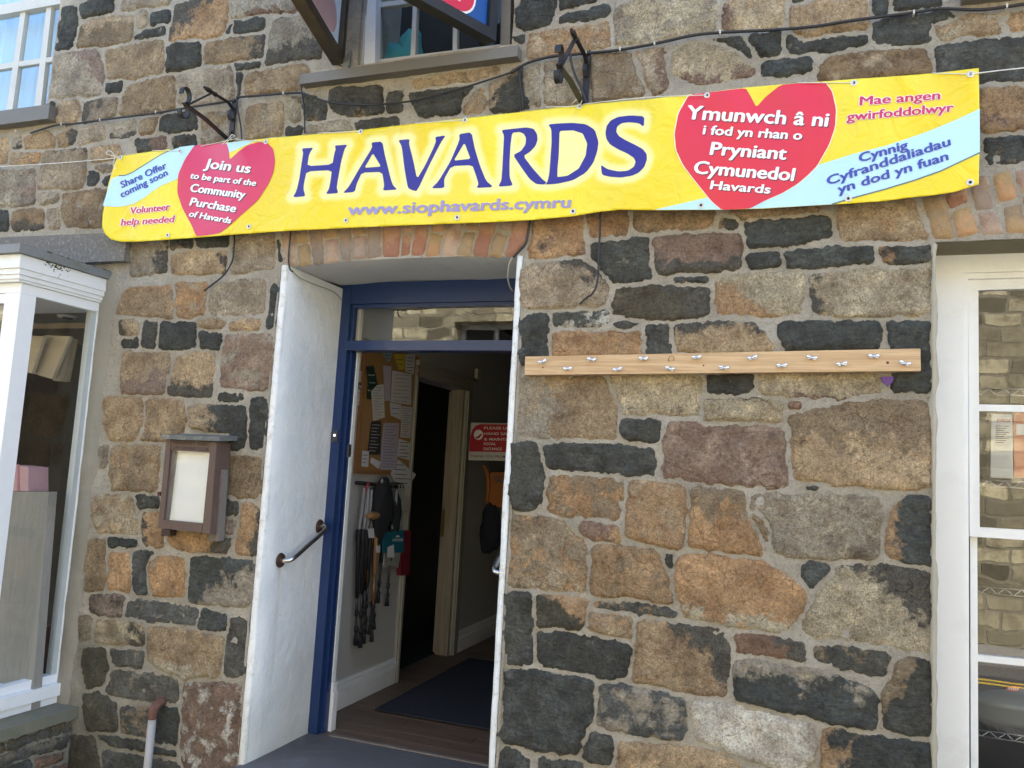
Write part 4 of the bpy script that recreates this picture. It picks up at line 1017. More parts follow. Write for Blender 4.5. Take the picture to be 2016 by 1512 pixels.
# ---- inside the bay
shop = bld
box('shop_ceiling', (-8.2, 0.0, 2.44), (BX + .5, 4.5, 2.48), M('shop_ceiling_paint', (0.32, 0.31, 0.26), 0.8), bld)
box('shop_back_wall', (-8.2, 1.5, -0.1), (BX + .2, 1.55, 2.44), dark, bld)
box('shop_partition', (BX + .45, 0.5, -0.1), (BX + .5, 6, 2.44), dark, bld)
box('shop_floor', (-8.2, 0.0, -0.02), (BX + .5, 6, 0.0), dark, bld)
PI = lambda x, y, Y: PY(x, y, Y)
pk = M('pink_card', (0.52, 0.30, 0.32), 0.6, 0.06, 8, bmp=0.1)
gw_ = wood_material('grey_washed_wood', (0.235, 0.225, 0.20), (0.27, 0.255, 0.225), (30, 30, 1.2), 0.6, 1.6)
YI = -0.16
tp = PI(60, 968, YI)
prm = [(-80, 968), (96, 968), (52, 1520), (-120, 1520)]
tag(prism('display_unit', [PY(x, y, YI) for x, y in prm], (0, 0.05, 0), gw_, bevel=0.003), 'grey washed wood display unit standing in the bay window', 'display unit')
pb = thing('gift_box', 'small pink box on top of the grey display unit', 'box', PY(42, 968, YI + .05))
prism('box_body', [PY(x, y, YI + .03) for x, y in ((22, 915), (56, 919), (56, 967), (16, 967))], (0, 0.12, 0), pk, pb, bevel=0.003)
prism('box_strap', [PY(x, y, YI + .026) for x, y in ((33, 914), (37, 914), (37, 967), (33, 967))], (0, 0.003, 0), M('dark_pink_strap', (0.42, 0.17, 0.2), 0.6), pb)
box('shelf_board', (BX - .75, 0.02, PY(110, 652, .1).z), (BX + .1, 0.9, PY(110, 652, .1).z + .03), M('shelf_wood', (0.16, 0.12, 0.08), 0.7), bld)
bagm = M('kraft_paper', (0.36, 0.30, 0.21), 0.8, 0.1, 8, bmp=0.3)
for k, (q, lab) in enumerate((([(50, 660), (86, 662), (62, 735), (30, 728)], 'leftmost cream card bag hanging inside the bay window'), ([(88, 660), (137, 662), (102, 746), (64, 735)], 'largest cream card bag hanging in the middle of the bay window'),
             ([(139, 664), (132, 664), (104, 749), (118, 750)], 'narrow cream card bag hanging third inside the bay window'), ([(148, 668), (141, 666), (121, 751), (132, 751)], 'last narrow dark-edged card bag hanging inside the bay window'))):
    o = prism('card_bag', [PY(x, y, -0.10 + k * .05) for x, y in q], (0, 0.02, 0), bagm, bevel=0.002); tag(o, lab, 'paper bag', 'card bags hanging inside the bay window')
cl = thing('ceiling_spotlight', 'round white recessed spotlight in the ceiling behind the bay', 'spotlight', (0, 0, 0))
c_ = PZ(133, 624, 2.435); bm = bmesh.new(); bmesh.ops.create_cone(bm, cap_ends=True, segments=24, radius1=0.06, radius2=0.07, depth=0.012, matrix=Matrix.Translation(c_)); bmo('lamp_rim', bm, white, cl)
bm = bmesh.new(); bmesh.ops.create_cone(bm, cap_ends=True, segments=20, radius1=0.035, radius2=0.035, depth=0.006, matrix=Matrix.Translation(c_ - Vector((0, 0, .008)))); bmo('lamp_lens', bm, dark, cl)
tag(prism('red_crate', [PY(x, y, 0.1) for x, y in ((60, 1235), (84, 1235), (74, 1332), (50, 1332))], (0, 0.2, 0), M('red_plastic', (0.25, 0.02, 0.02), 0.4), bevel=0.004), 'dark red plastic crate low behind the bay window', 'crate')

# ---- goods in the right window
wire = M('chrome_wire', (0.62, 0.62, 0.60), 0.25, 0.05, 8, metal=0.8, bmp=0)
YG = 0.42
def wire_shelf(ya, ys, lab):
    t = thing('wire_shelf', lab, 'shelf', PY(1925, ya, YG), 'wire shelves in the right window')
    z_ = PY(1960, ya, YG).z; z2 = PY(1960, ya + 14 * 0.9, YG).z; xa = PY(1900, ya, YG).x; xb = xa + 1.0
    tube('rail', [(xa, YG, z_), (xb, YG, z_)], 0.003, wire, t, 6); tube('rail', [(xa, YG, z2), (xb, YG, z2)], 0.003, wire, t, 6)
    zz = [(xa + i * 0.028, YG, z_ if i % 2 else z2) for i in range(36)]; tube('zigzag_wire', zz, 0.002, wire, t, 5)
    bm = bmesh.new()
    for i in range(34): add_box(bm, (xa + i * .03, YG + .003, z_ - .003), (xa + i * .03 + .003, YG + .30, z_))
    bmo('shelf_wires', bm, wire, t, kind='stuff')
    return z_
for ya, lab in ((765, 'topmost chrome wire shelf in the right window'), (946, 'second chrome wire shelf in the right window under the printed packets'), (1157, 'third chrome wire shelf in the right window'), (1441, 'lowest chrome wire shelf in the right window')): wire_shelf(ya, 0, lab)
def surfY(Y): return lambda x, y, off: PY(x, y, Y - off)
red = M('red_print', (0.45, 0.05, 0.05), 0.5, 0.05, 8, bmp=0); ink = M('dark_ink', (0.05, 0.05, 0.07), 0.6, 0.05, 8, bmp=0)
pkt = thing('boxed_pan', 'tall silver and white packet lettered JUDGE standing in the right window', 'packet', PY(1972, 940, YG + .03))
prism('packet_body', [PY(x, y, YG + .02) for x, y in ((1952, 815), (1993, 816), (1995, 942), (1950, 940))], (0, 0.06, 0), M('silver_card', (0.50, 0.51, 0.52), 0.4, 0.08, 20), pkt, bevel=0.002)
type_on('lettering', 'JUDGE', (1962, 830), (1990, 831), 6, surfY(YG + .02), red, pkt, 0.001, 0.03)
bm = bmesh.new()
for i in range(9):
    a, b = PY(1960, 838 + i * 4, YG + .0185), PY(1986 - (i % 3) * 5, 840 + i * 4, YG + .0185); add_box(bm, (a.x, a.y, b.z), (b.x, a.y + .0005, a.z))
bmo('small_print', bm, ink, pkt, kind='stuff')
pkt = thing('red_box', 'red printed box beside the silver packet in the right window', 'packet', PY(2005, 940, YG + .03))
prism('packet_body', [PY(x, y, YG + .02) for x, y in ((1996, 812), (2070, 812), (2070, 940), (1997, 940))], (0, 0.07, 0), M('red_card', (0.45, 0.10, 0.04), 0.45, 0.1, 20), pkt, bevel=0.002)
prism('picture_panel', [PY(x, y, YG + .018) for x, y in ((2001, 835), (2040, 835), (2040, 856), (2001, 856))], (0, 0.001, 0), M('silver_card', (0.5, 0.51, 0.52)), pkt)
ps = thing('glass_casserole', 'clear glass casserole dish with a red oval label low in the right window', 'dish', PY(1975, 1400, YG + .03))
bm = bmesh.new(); c_ = PY(2010, 1400, YG + .12)
prof = [(0.0, -.05), (.13, -.05), (.16, -.03), (.175, .02), (.19, .025), (.17, .045), (.10, .07), (.03, .08), (.03, .09), (0, .092)]
rings = []
for r_, z_ in prof: rings.append([bm.verts.new((c_.x + r_ * math.cos(k * math.pi / 16), c_.y + r_ * .6 * math.sin(k * math.pi / 16), c_.z + z_)) for k in range(32)])
for a, b in zip(rings, rings[1:]):
    for k in range(32): bm.faces.new((a[k], a[(k + 1) % 32], b[(k + 1) % 32], b[k]))
bmesh.ops.remove_doubles(bm, verts=bm.verts, dist=1e-5)
bmo('dish', bm, M('grey_glass', (0.16, 0.18, 0.17), 0.12, 0.1, 5, bmp=0), ps, smooth=True)
lb = prism('label_oval', [PY(1996 + 15 * math.cos(a), 1356 + 5 * math.sin(a), YG - .01) for a in (k * math.pi / 10 for k in range(20))], (0, 0.002, 0), red, ps)
type_on('lettering', 'PYREX', (1986, 1358), (2006, 1359), 4.5, surfY(YG - .01), M('white_print', (0.8, 0.8, 0.8), 0.5, 0.02, 8, bmp=0), ps, 0.001, 0.03)
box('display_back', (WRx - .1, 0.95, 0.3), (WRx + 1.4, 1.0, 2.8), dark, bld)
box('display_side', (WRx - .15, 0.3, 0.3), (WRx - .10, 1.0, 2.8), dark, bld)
# ================================================================ banner
def flat(name, c, rough=0.30, var=0.03): return M(name, c, rough, var, 3, bmp=0.0)
YB = lambda x, y: -0.075 + 0.009 * math.sin(x * 0.05 - y * .02) * math.exp(-((y - (310 - (x - 230) * .1)) / 60) ** 2) + 0.010 * math.sin(x * 0.0165 + 0.8 + y * .003) + 0.004 * math.sin(x * 0.041 + y * 0.012) - 0.05 * max(0, (260 - x) / 60) ** 2 * (0.4 + 0.6 * min(1, max(0, (y - 320) / 140)))
def S(x, y, off=0.0):
    yb = YB(x, y)
    for gx, gy in GR_TOP:                                   # slight tension pucker at each eyelet
        d2 = ((x - gx) ** 2 + (y - gy) ** 2) / 900.0
        if d2 < 6: yb -= 0.004 * math.exp(-d2) * math.cos((x - gx) * 0.12)
    return PY(x, y, yb - off)
GR_TOP = [(237, 310), (354, 297), (523, 279), (710, 259), (915, 236), (1141, 209), (1392, 187), (1681, 163), (1911, 146)]
GR_BOT = [(330, 463), (490, 446), (681, 434), (900, 428), (1128, 416), (1380, 404), (1670, 391), (1910, 359)]
TOP = [(232, 308), (292, 299), (355, 291), (440, 281), (530, 272), (620, 264), (710, 256), (810, 244), (913, 233), (1030, 220), (1145, 206), (1270, 196), (1392, 182), (1470, 172), (1540, 166), (1640, 159), (1690, 155), (1780, 149), (1850, 143), (1927, 134)]
BOT = [(1927, 363), (1880, 378), (1840, 384), (1800, 388), (1740, 396), (1668, 401), (1580, 406), (1500, 411), (1420, 413), (1300, 414), (1220, 413), (1180, 417), (1127, 426), (1050, 433), (980, 437), (900, 440), (790, 444), (680, 449), (560, 455), (460, 462), (400, 467), (330, 472), (270, 476), (238, 476), (218, 471), (207, 461), (201, 446), (202, 425), (207, 395), (214, 360), (223, 330)]
OUT = TOP + [(1929, 250)] + BOT
def cut(poly, grid, dens=7):
    P = resample(poly, dens); lo = np.min(P, 0); hi = np.max(P, 0)
    gx, gy = np.meshgrid(np.arange(lo[0], hi[0], grid), np.arange(lo[1], hi[1], grid)); G = np.stack([gx.ravel(), gy.ravel()], 1)
    G = G[inside(P, G)]
    if len(G): G = G[segdist(P, G) > grid * 0.35]
    v, _, f, _, _, _ = delaunay_2d_cdt([Vector(p) for p in P] + [Vector(p) for p in G], [], [list(range(len(P)))], 1, 1e-6)
    return [tuple(p) for p in v], f
def decal(name, poly, off, m, parent, grid=6, label=None):
    v, f = cut(poly, grid); return mesh(name, [S(x, y, off * 1.5) for x, y in v], f, m, parent, smooth=True, label=label)
rb = lambda s, reg: tr(reg, s)
HAV = [
 [rb('108,920 180,916 160,942 150,970 142,1030 297,1020 310,950 318,925 312,902 392,897 372,925 352,1000 330,1120 324,1165 334,1198 256,1203 276,1172 286,1120 294,1055 137,1063 120,1140 118,1175 130,1217 52,1224 74,1185 92,1110 108,1000 116,950', 'B')],
 [rb('540,883 607,878 622,960 662,1120 674,1150 700,1176 610,1182 619,1150 606,1066 480,1070 448,1140 436,1190 362,1197 398,1160 470,1035 545,915', 'B'), rb('549,950 497,1040 599,1033', 'B')],
 [rb('705,869 777,862 772,892 800,1000 822,1110 870,1030 925,915 940,875 935,849 1000,840 972,880 900,1020 822,1186 792,1180 765,1165 745,1050 727,905', 'B')],
 [rb('1084,831 1160,820 1180,920 1210,1020 1250,1120 1296,1160 1190,1166 1204,1140 1185,1080 1165,1024 1035,1030 990,1110 992,1166 910,1168 952,1128 1030,1000 1086,868', 'B'), rb('1116,885 1050,996 1154,985', 'B')],
 [rb('1345,806 1430,797 1500,790 1545,798 1566,830 1570,865 1557,905 1525,940 1482,968 1540,1045 1600,1112 1626,1131 1610,1145 1560,1141 1520,1110 1470,1040 1418,962 1468,935 1495,895 1498,855 1485,830 1458,818 1412,823 1402,900 1396,1000 1396,1100 1418,1151 1325,1158 1346,1118 1352,1030 1356,950 1362,840', 'B')],
 [rb('1635,771 1720,764 1790,762 1870,770 1925,805 1948,880 1940,940 1915,1010 1870,1070 1790,1118 1690,1140 1614,1145 1630,1131 1642,1080 1650,980 1657,880 1655,800', 'B'), rb('1706,812 1790,808 1850,828 1878,890 1868,965 1825,1045 1755,1090 1692,1098 1694,1040 1702,950', 'B')],
 [rb('1152,855 1148,932 1110,905 1040,898 985,905 952,930 945,968 965,1000 1010,1028 1080,1062 1140,1095 1168,1130 1172,1170 1150,1230 1110,1270 1060,1292 980,1305 900,1300 840,1285 832,1210 880,1243 960,1260 1030,1255 1075,1226 1088,1190 1075,1160 1030,1130 960,1098 900,1062 872,1020 866,975 875,925 905,885 960,858 1050,848', 'C')]]
ban = thing('shop_banner', 'long yellow HAVARDS banner with two red hearts tied across the stone front', 'banner', (-1.7, -0.08, 3.0))
v, f = cut(OUT, 4.5, 4.5); va = np.array(v)
d = np.full(len(va), 1e9)
for g_ in HAV:
    for lp in g_: d = np.minimum(d, segdist(resample(lp, 8), va))
    d[inside(g_[0], va)] = 0
halo = np.clip(1 - (d - 6) / 12.0, 0, 1); halo = halo * halo * (3 - 2 * halo)
by = bpy.data.materials.new('yellow_vinyl'); n, l, b, out = nodes_new(by)
hc = n.new('ShaderNodeSeparateColor'); l.new(attr(n, 'halo').outputs['Color'], hc.inputs[0])
fz = nz(n, l, geo(n), 1.4, 2, 0.5)
c = mix(n, l, ramp(n, l, fz, 0.35, 0.65), (0.79, 0.60, 0.012), (0.84, 0.71, 0.035))
c = mix(n, l, hc.outputs[0], c, (0.88, 0.83, 0.33)); l.new(c, b.inputs['Base Color']); b.inputs['Roughness'].default_value = 0.30
bump(n, l, nz(n, l, geo(n), 9, 3, 0.5, 1.5), 0.5, 0.02, b)
sheet = mesh('banner_sheet', [S(x, y) for x, y in v], f, by, ban, smooth=True)
setcol(sheet.data, 'halo', np.stack([halo, halo, halo, np.ones(len(va))], 1))
sheet.modifiers.new('thickness', 'SOLIDIFY').thickness = 0.0012
sheet.modifiers['thickness'].offset = 0
redv = flat('red_vinyl', (0.66, 0.022, 0.045)); redv2 = flat('raspberry_vinyl', (0.62, 0.03, 0.10)); ltb = flat('pale_blue_vinyl', (0.48, 0.74, 0.87)); navyv = flat('violet_blue_ink', (0.020, 0.017, 0.26), 0.45); whv = flat('white_ink', (0.85, 0.85, 0.84))
shv = flat('print_shadow', (0.06, 0.02, 0.03)); lilac = flat('lilac_ink', (0.30, 0.26, 0.52)); crim = flat('crimson_ink', (0.55, 0.02, 0.10)); dkb = flat('dark_blue_ink', (0.045, 0.06, 0.36)); edge_m = flat('stripe_edge', (0.10, 0.16, 0.14)); cream_v = flat('cream_ink', (0.88, 0.84, 0.62))
decal('pale_stripe', rb('735,1090 775,1088 820,1070 900,1020 1000,958 1060,930 1112,912 1205,900 1180,1000 1120,1090 1090,1115 1000,1150 940,1190 895,1225 830,1262 760,1280 700,1282 638,1276 650,1235 690,1110', 'A'), 0.0010, ltb, ban)
decal('stripe_edge', rb('735,1086 775,1084 820,1066 900,1016 1000,954 1060,927 1112,912 1112,916 1060,933 1000,961 900,1023 820,1073 775,1091 735,1093', 'A'), 0.0014, edge_m, ban)
decal('pale_stripe', rb('1402,887 1500,875 1592,868 1520,905 1425,960', 'A'), 0.0010, ltb, ban)
decal('yellow_notch', rb('1592,868 1660,862 1500,935 1425,1000 1416,950', 'A'), 0.0012, by, ban)
HL = chaikin(rb('1205,902 1300,892 1404,886 1418,930 1425,990 1480,938 1535,900 1600,881 1658,886 1695,925 1706,1000 1695,1070 1665,1140 1600,1242 1500,1330 1420,1402 1362,1446 1290,1458 1216,1465 1190,1400 1130,1290 1098,1190 1105,1080 1148,985', 'A'), 0.12)
decal('red_heart', HL, 0.0018, redv2, ban)
ST = [(1929, 214), (1880, 237), (1824, 260), (1744, 287), (1680, 303), (1626, 320), (1500, 358), (1395, 388), (1340, 401), (1288, 413), (1420, 412.5), (1500, 410), (1580, 405.5), (1637, 402), (1674, 391), (1744, 372), (1800, 355), (1851, 337), (1929, 300)]
decal('pale_stripe', ST, 0.0010, ltb, ban)
decal('stripe_edge', [(1929, 299), (1851, 335.5), (1800, 353.5), (1744, 370.5), (1674, 389.5), (1637, 401), (1640, 402.5), (1674, 392.5), (1744, 373.5), (1800, 356.5), (1851, 338.5), (1929, 302)], 0.0014, edge_m, ban)
HR = chaikin([(1357, 186), (1410, 180), (1468, 173), (1478, 190), (1489, 211), (1508, 190), (1537, 167), (1580, 163), (1624, 161), (1638, 180), (1646, 215), (1644, 250), (1632, 285), (1608, 327), (1590, 345), (1570, 362), (1540, 380), (1510, 393), (1477, 410), (1450, 412), (1421, 413), (1400, 395), (1370, 358), (1345, 325), (1331, 295), (1328, 262), (1336, 222)], 0.12)
decal('yellow_outline', [(x + (1 if x > 1489 else -1) * 2.0, y) for x, y in HR], 0.0014, cream_v, ban)
decal('red_heart', HR, 0.0019, redv, ban)
for g_ in HAV:
    P = chaikin(g_[0], 0.15); holes = [chaikin(h, 0.08) for h in g_[1:]]
    allp = []; fcs = []
    for lp in [P] + holes:
        q = resample(lp, 8); fcs.append(list(range(len(allp), len(allp) + len(q)))); allp += q
    gx, gy = np.meshgrid(np.arange(*[np.min(P, 0)[0], np.max(P, 0)[0], 9]), np.arange(*[np.min(P, 0)[1], np.max(P, 0)[1], 9])); G = np.stack([gx.ravel(), gy.ravel()], 1); G = G[inside(P, G)]
    G = G[segdist(P, G) > 3]
    v2, _, f2, _, _, _ = delaunay_2d_cdt([Vector(p) for p in allp] + [Vector(p) for p in G], [], fcs, 1, 1e-6)
    va2 = np.array([tuple(p) for p in v2])
    if holes: f2 = [t for t in f2 if not any(inside(h, va2[list(t)].mean(0)[None, :])[0] for h in holes)]
    mesh('banner_letter', [S(x, y, 0.0014) for x, y in va2], f2, navyv, ban, smooth=True)
def line(s, a, b, cap, m, outline=None, ow=0.05, shadow=False, bold=0.035, shear=0.18, up=None, kern=0):
    r_ = min(1.5, cap * bold * 1.25); h_ = [(-r_, 0), (r_, 0), (0, r_ * .5), (0, -r_ * .5)]; q_ = r_ + 1.5
    if shadow: type_on('lettering', s, a, b, cap, S, shv, ban, 0.0034, 0, shear, (1.6, 1.8), up, h_)
    if outline: type_on('lettering', s, a, b, cap, S, outline, ban, 0.0034, 0, shear, (0, 0), up, [(-q_, 0), (q_, 0), (0, 1.6), (0, -1.6), (-q_ * .7, 1.2), (q_ * .7, -1.2)])
    type_on('lettering', s, a, b, cap, S, m, ban, 0.0042, 0, shear, (0, 0), up, h_)
line('Share Offer', (240, 370), (329, 330), 12.5, dkb, bold=.045, shear=.12)
line('coming soon', (240, 389), (331, 344), 12.5, dkb, bold=.045, shear=.12)
line('Volunteer', (259, 421), (335, 413), 13, crim, whv, shear=.25, bold=.05)
line('help needed', (238, 444), (345, 437), 13, crim, whv, shear=.25, bold=.05)
for s, a, b, cap in (('Join us', (401, 330), (492, 341), 19), ('to be part of the', (375, 351), (503, 366), 12), ('Community', (375, 377), (482, 391), 16), ('Purchase', (373, 404), (463, 418), 16), ('of Havards', (372, 426), (454, 440), 12)):
    line(s, a, b, cap, whv, shadow=True, bold=.05, shear=.18)
line('www.siophavards.cymru', (687, 423), (1124, 408), 22, lilac, bold=.05, shear=.12)
for s, a, b, cap in (('Ymunwch \u00e2 ni', (1354, 234), (1631, 249), 27), ('i fod yn rhan o', (1384, 264), (1578, 275), 18), ('Pryniant', (1398, 304), (1547, 314), 25), ('Cymunedol', (1367, 341), (1564, 356), 25), ('Havards', (1398, 372), (1516, 381), 17)):
    line(s, a, b, cap, whv, shadow=True, bold=.05, shear=.1)
line('Mae angen', (1693, 207), (1851, 195), 17, crim, whv, bold=.055, shear=.1)
line('gwirfoddolwyr', (1667, 238), (1878, 219), 17, crim, whv, bold=.055, shear=.1)
for s, a, b in (('Cynnig', (1694, 319), (1789, 292)), ('Cyfranddaliadau', (1631, 364), (1873, 285)), ('yn dod yn fuan', (1651, 381), (1868, 314))):
    line(s, a, b, 17, dkb, bold=.055, shear=.1)
ring_m = M('eyelet_metal', (0.62, 0.62, 0.58), 0.3, 0.1, 20, metal=0.6, bmp=0); hole_m = flat('eyelet_hole', (0.02, 0.02, 0.02), 0.8)
for gx, gy in GR_TOP + GR_BOT:
    bm = bmesh.new(); c_ = S(gx, gy, 0.0036); N = 18
    for r0, r1, o_ in ((0.0055, 0.0125, 0.0),):
        a = [bm.verts.new((c_.x + r1 * math.cos(t), c_.y, c_.z + r1 * math.sin(t))) for t in (k * 2 * math.pi / N for k in range(N))]
        b_ = [bm.verts.new((c_.x + r0 * 1.3 * math.cos(t), c_.y - .003, c_.z + r0 * 1.3 * math.sin(t))) for t in (k * 2 * math.pi / N for k in range(N))]
        e_ = [bm.verts.new((c_.x + r0 * math.cos(t), c_.y - .0005, c_.z + r0 * math.sin(t))) for t in (k * 2 * math.pi / N for k in range(N))]
        for k in range(N): bm.faces.new((a[k], a[(k + 1) % N], b_[(k + 1) % N], b_[k])); bm.faces.new((b_[k], b_[(k + 1) % N], e_[(k + 1) % N], e_[k]))
    gr = bmo('eyelet', bm, ring_m, ban, smooth=True)
    bm = bmesh.new(); bmesh.ops.create_circle(bm, cap_ends=True, segments=14, radius=0.0056, matrix=Matrix.Translation(c_ + Vector((0, -.0003, 0))) @ Matrix.Rotation(R(90), 4, 'X')); bmo('eyelet_hole', bm, hole_m, gr)

# --- string that ties the banner up
string_m = M('white_cord', (0.72, 0.71, 0.66), 0.8, 0.1, 60, bmp=0.3, bscale=300)
def SS(x, y, o=0.006): return S(x, y, o)
sp = [PY(-60, 331, -0.03), PY(100, 322, -0.05), PY(200, 314, -0.09), SS(237, 310, .005)]
tag(tube('tie_string', smoothpath(sp, 5), 0.0022, string_m, None, 6), 'white string running left from the banner corner past the bay', 'string')
t = [SS(237, 310, .006), PY(224, 307, -0.12), PY(210, 303, -0.13), PY(212, 297, -0.12), PY(220, 299, -0.12), PY(226, 308, -0.12), PY(224, 318, -0.12), PY(223, 324, -0.11), PY(229, 333, -0.11)]
tag(tube('tie_bow', smoothpath(t, 5), 0.0018, string_m, None, 6), 'loose loop of white string knotted at the left banner corner', 'string')
for i, (a, b_, lab) in enumerate((((300, 296), (354, 297), 'short white string on the banner top edge over the left blue stripe'), ((395, 288), (470, 272), 'white string tying the left heart to the left iron bracket'), ((465, 275), (523, 279), 'white string on the banner top between bracket and left heart'),
                         ((625, 262), (710, 259), 'white string on the banner top above the first letters'), ((818, 243), (915, 236), 'white string on the banner top above the middle letters'), ((1075, 211), (1141, 209), 'white string on the banner top just left of the right bracket'),
                         ((1148, 205), (1392, 187), 'long white string from the right bracket to the right heart'), ((1570, 163), (1681, 163), 'white string on the banner top right of the right heart'), ((1835, 144), (1911, 146), 'white string on the banner top near the right corner'))):
    mx, my = (a[0] + b_[0]) / 2, (a[1] + b_[1]) / 2 - (4 if b_[0] - a[0] > 200 else 0)
    tag(tube('tie_string', smoothpath([SS(*a, .004), SS(mx, my, .006), SS(*b_, .005)], 6), 0.0018, string_m, None, 6), lab, 'string')
tag(tube('tie_string', smoothpath([SS(1911, 146, .005), PY(1925, 144, -.085), PY(1975, 138, -.06), PY(2090, 126, -.03)], 5), 0.0022, string_m, None, 6), 'white string running right from the banner corner to the frame edge', 'string')
tag(tube('tie_knot', smoothpath([SS(1141, 209, .006), PY(1146, 196, -.1), PY(1138, 194, -.11), PY(1128, 203, -.1), SS(1126, 207, .004)], 6), 0.0018, string_m, None, 6), 'white string loop over the eyelet below the right bracket', 'string')
tag(tube('tie_knot', smoothpath([PY(446, 281, -.1), PY(455, 272, -.11), PY(462, 268, -.11), PY(456, 265, -.1), PY(452, 271, -.1), PY(437, 284, -.1)], 6), 0.0018, string_m, None, 6), 'white string knot at the foot of the left bracket', 'string')

# ================================================================ iron brackets
iron = M('black_iron', (0.020, 0.020, 0.023), 0.5, 0.3, 30, metal=0.3, bmp=0.4, bscale=120, dirt=(0.085, 0.035, 0.02), damt=0.7)
def flatbar(bm, path, w, t_):
    """flat strip following a path in a y-z plane (x constant), width along x"""
    path = [Vector(p) for p in path]; N = len(path); rows = []
    for i, p in enumerate(path):
        t = (path[min(i + 1, N - 1)] - path[max(i - 1, 0)]).normalized(); nrm = Vector((0, -t.z, t.y)) * t_ / 2
        rows.append([bm.verts.new(p + Vector((sx_ * w / 2, 0, 0)) + s * nrm) for sx_, s in ((-1, -1), (1, -1), (1, 1), (-1, 1))])
    for a, b in zip(rows, rows[1:]):
        for k in range(4): bm.faces.new((a[k], a[(k + 1) % 4], b[(k + 1) % 4], b[k]))
    bm.faces.new(rows[0][::-1]); bm.faces.new(rows[-1])
def bracket(lab, X, zt_, zb_, tip, px_):
    br = thing('iron_bracket', lab, 'bracket', (X, 0, zb_), 'scrolled iron brackets above the doorway')
    bm = bmesh.new(); flatbar(bm, [(X, -0.016, zt_ + .03), (X, -0.016, zb_ - .05)], 0.028, 0.008); bmo('wall_plate', bm, iron, br, bevel=0.0015)
    ty, tz = tip
    bm = bmesh.new(); flatbar(bm, [(X, -0.022, zt_ - .03), (X, -0.06, zt_ - .012), (X, ty * .5, zt_ - .015), (X, ty + .02, tz)], 0.018, 0.006); bmo('top_arm', bm, iron, br, bevel=0.001)
    bm = bmesh.new(); add_tube(bm, [(X, ty * .62 - .02, zt_ - .016), (X, ty * .58 - .005, zt_ - .016), (X, ty * .5, zt_ - .016), (X, ty * .45, zt_ - .016), (X, ty * .4, zt_ - .016)], [0.006, 0.013, 0.009, 0.013, 0.006], 8); bmo('twisted_collar', bm, iron, br, smooth=True)
    bm = bmesh.new(); flatbar(bm, [(X, ty + .02, tz - .005), (X, ty * .6, zb_ + (tz - zb_) * .56), (X, -0.02, zb_ - .02)], 0.022, 0.010); bmo('brace', bm, iron, br, bevel=0.0015)
    for sg in (1, -1):
        pts = []
        for k in range(16):
            a = k / 15 * math.pi * 1.55; r = 0.042 * (1 - 0.03 * k)
            pts.append((X, ty - 0.004 + (r * math.sin(a) * .9) , tz + sg * (0.042 - 0.042 * math.cos(a) * (1 - .02 * k))))
        bm = bmesh.new(); flatbar(bm, pts, 0.024, 0.006); bmo('scroll', bm, iron, br, bevel=0.001)
    bm = bmesh.new(); flatbar(bm, [(X, -.024, zt_ - .03), (X, -.045, zt_ - .05), (X, -.05, zt_ - .075), (X, -.035, zt_ - .095), (X, -.022, zt_ - .085)], 0.02, 0.005); bmo('scroll', bm, iron, br, bevel=0.001)
    for zz in (zt_ + .015, zb_ + .03): box('bolt', (X - .007, -0.028, zz - .007), (X + .007, -0.0205, zz + .007), iron, br, bevel=.002)
    return br
bracket('left scrolled iron bracket standing out from the wall over the left heart', -2.82, 3.36, 3.175, (-0.36, 3.205), 0)
bracket('right scrolled iron bracket standing out from the wall above the banner lettering', -0.924, 3.375, 3.16, (-0.42, 3.135), 0)

# ================================================================ cables along the wall
cab = M('black_cable', (0.018, 0.017, 0.018), 0.5, 0.2, 30, bmp=0.1)
def cable(lab, pts, r=0.0055, Y=-0.026, name='wall_cable', m=None):
    o = tube(name, smoothpath([PY(x, y, Y) for x, y in pts], 5), r, m or cab, None, 7); tag(o, lab, 'cable'); return o
mainc = [(60, 262), (108, 247), (150, 243), (200, 236), (255, 229), (308, 222), (350, 215), (381, 210), (425, 203), (463, 197), (474, 191), (510, 188), (559, 184), (594, 182), (640, 176)]
cable('black cable clipped along the wall from the left window to the middle window', mainc[:-1])
cable('black cable sagging under the middle window sill', [(594, 182), (606, 187), (630, 196), (655, 202), (700, 206), (738, 206), (780, 202), (814, 198), (893, 178), (950, 161), (1004, 143), (1020, 134), (1036, 125)], r=.0045, Y=-.045)
cable('thick black cable swooping from the sill to the right edge of the wall', [(1004, 143), (1036, 125), (1065, 116), (1093, 110), (1130, 107), (1174, 103), (1221, 98), (1289, 86), (1362, 70), (1418, 64), (1500, 60), (1560, 56), (1610, 51), (1660, 43), (1717, 35), (1797, 25), (1851, 17), (1931, 19), (2016, 8), (2090, -2)], r=.0062)
cable('thin black cable dropping behind the banner from the sill corner', [(594, 160), (594, 182), (599, 215), (600, 262)], r=.004, Y=-.03)
cable('thin black cable dropping beside the left bracket', [(466, 190), (468, 215), (474, 250), (476, 274)], r=.004, Y=-.034)
cable('black cable dropping from the right end of the sill behind the banner', [(1022, 132), (1024, 165), (1028, 190), (1030, 216)], r=.005)
cable('black cable slanting down beside the right bracket', [(1123, 108), (1125, 125), (1133, 150), (1146, 178), (1156, 205)], r=.0055, Y=-.05)
cable('black cable tail hanging below the left heart', [(461, 458), (461, 480), (458, 510), (448, 532), (436, 546), (418, 560), (402, 572)], r=.0042)
cable('black cable tail hanging below the web address', [(1182, 412), (1181, 450), (1179, 500), (1176, 555), (1166, 578), (1156, 585), (1141, 599)], r=.0045)
cable('black cable at the right end of the door arch', [(1045, 428), (1040, 455), (1035, 478), (1024, 492), (1010, 507)], r=.0058)
cable('thin cable looping down the left end of the door arch', [(573, 450), (570, 480), (568, 512), (571, 530), (577, 535)], r=.0042)
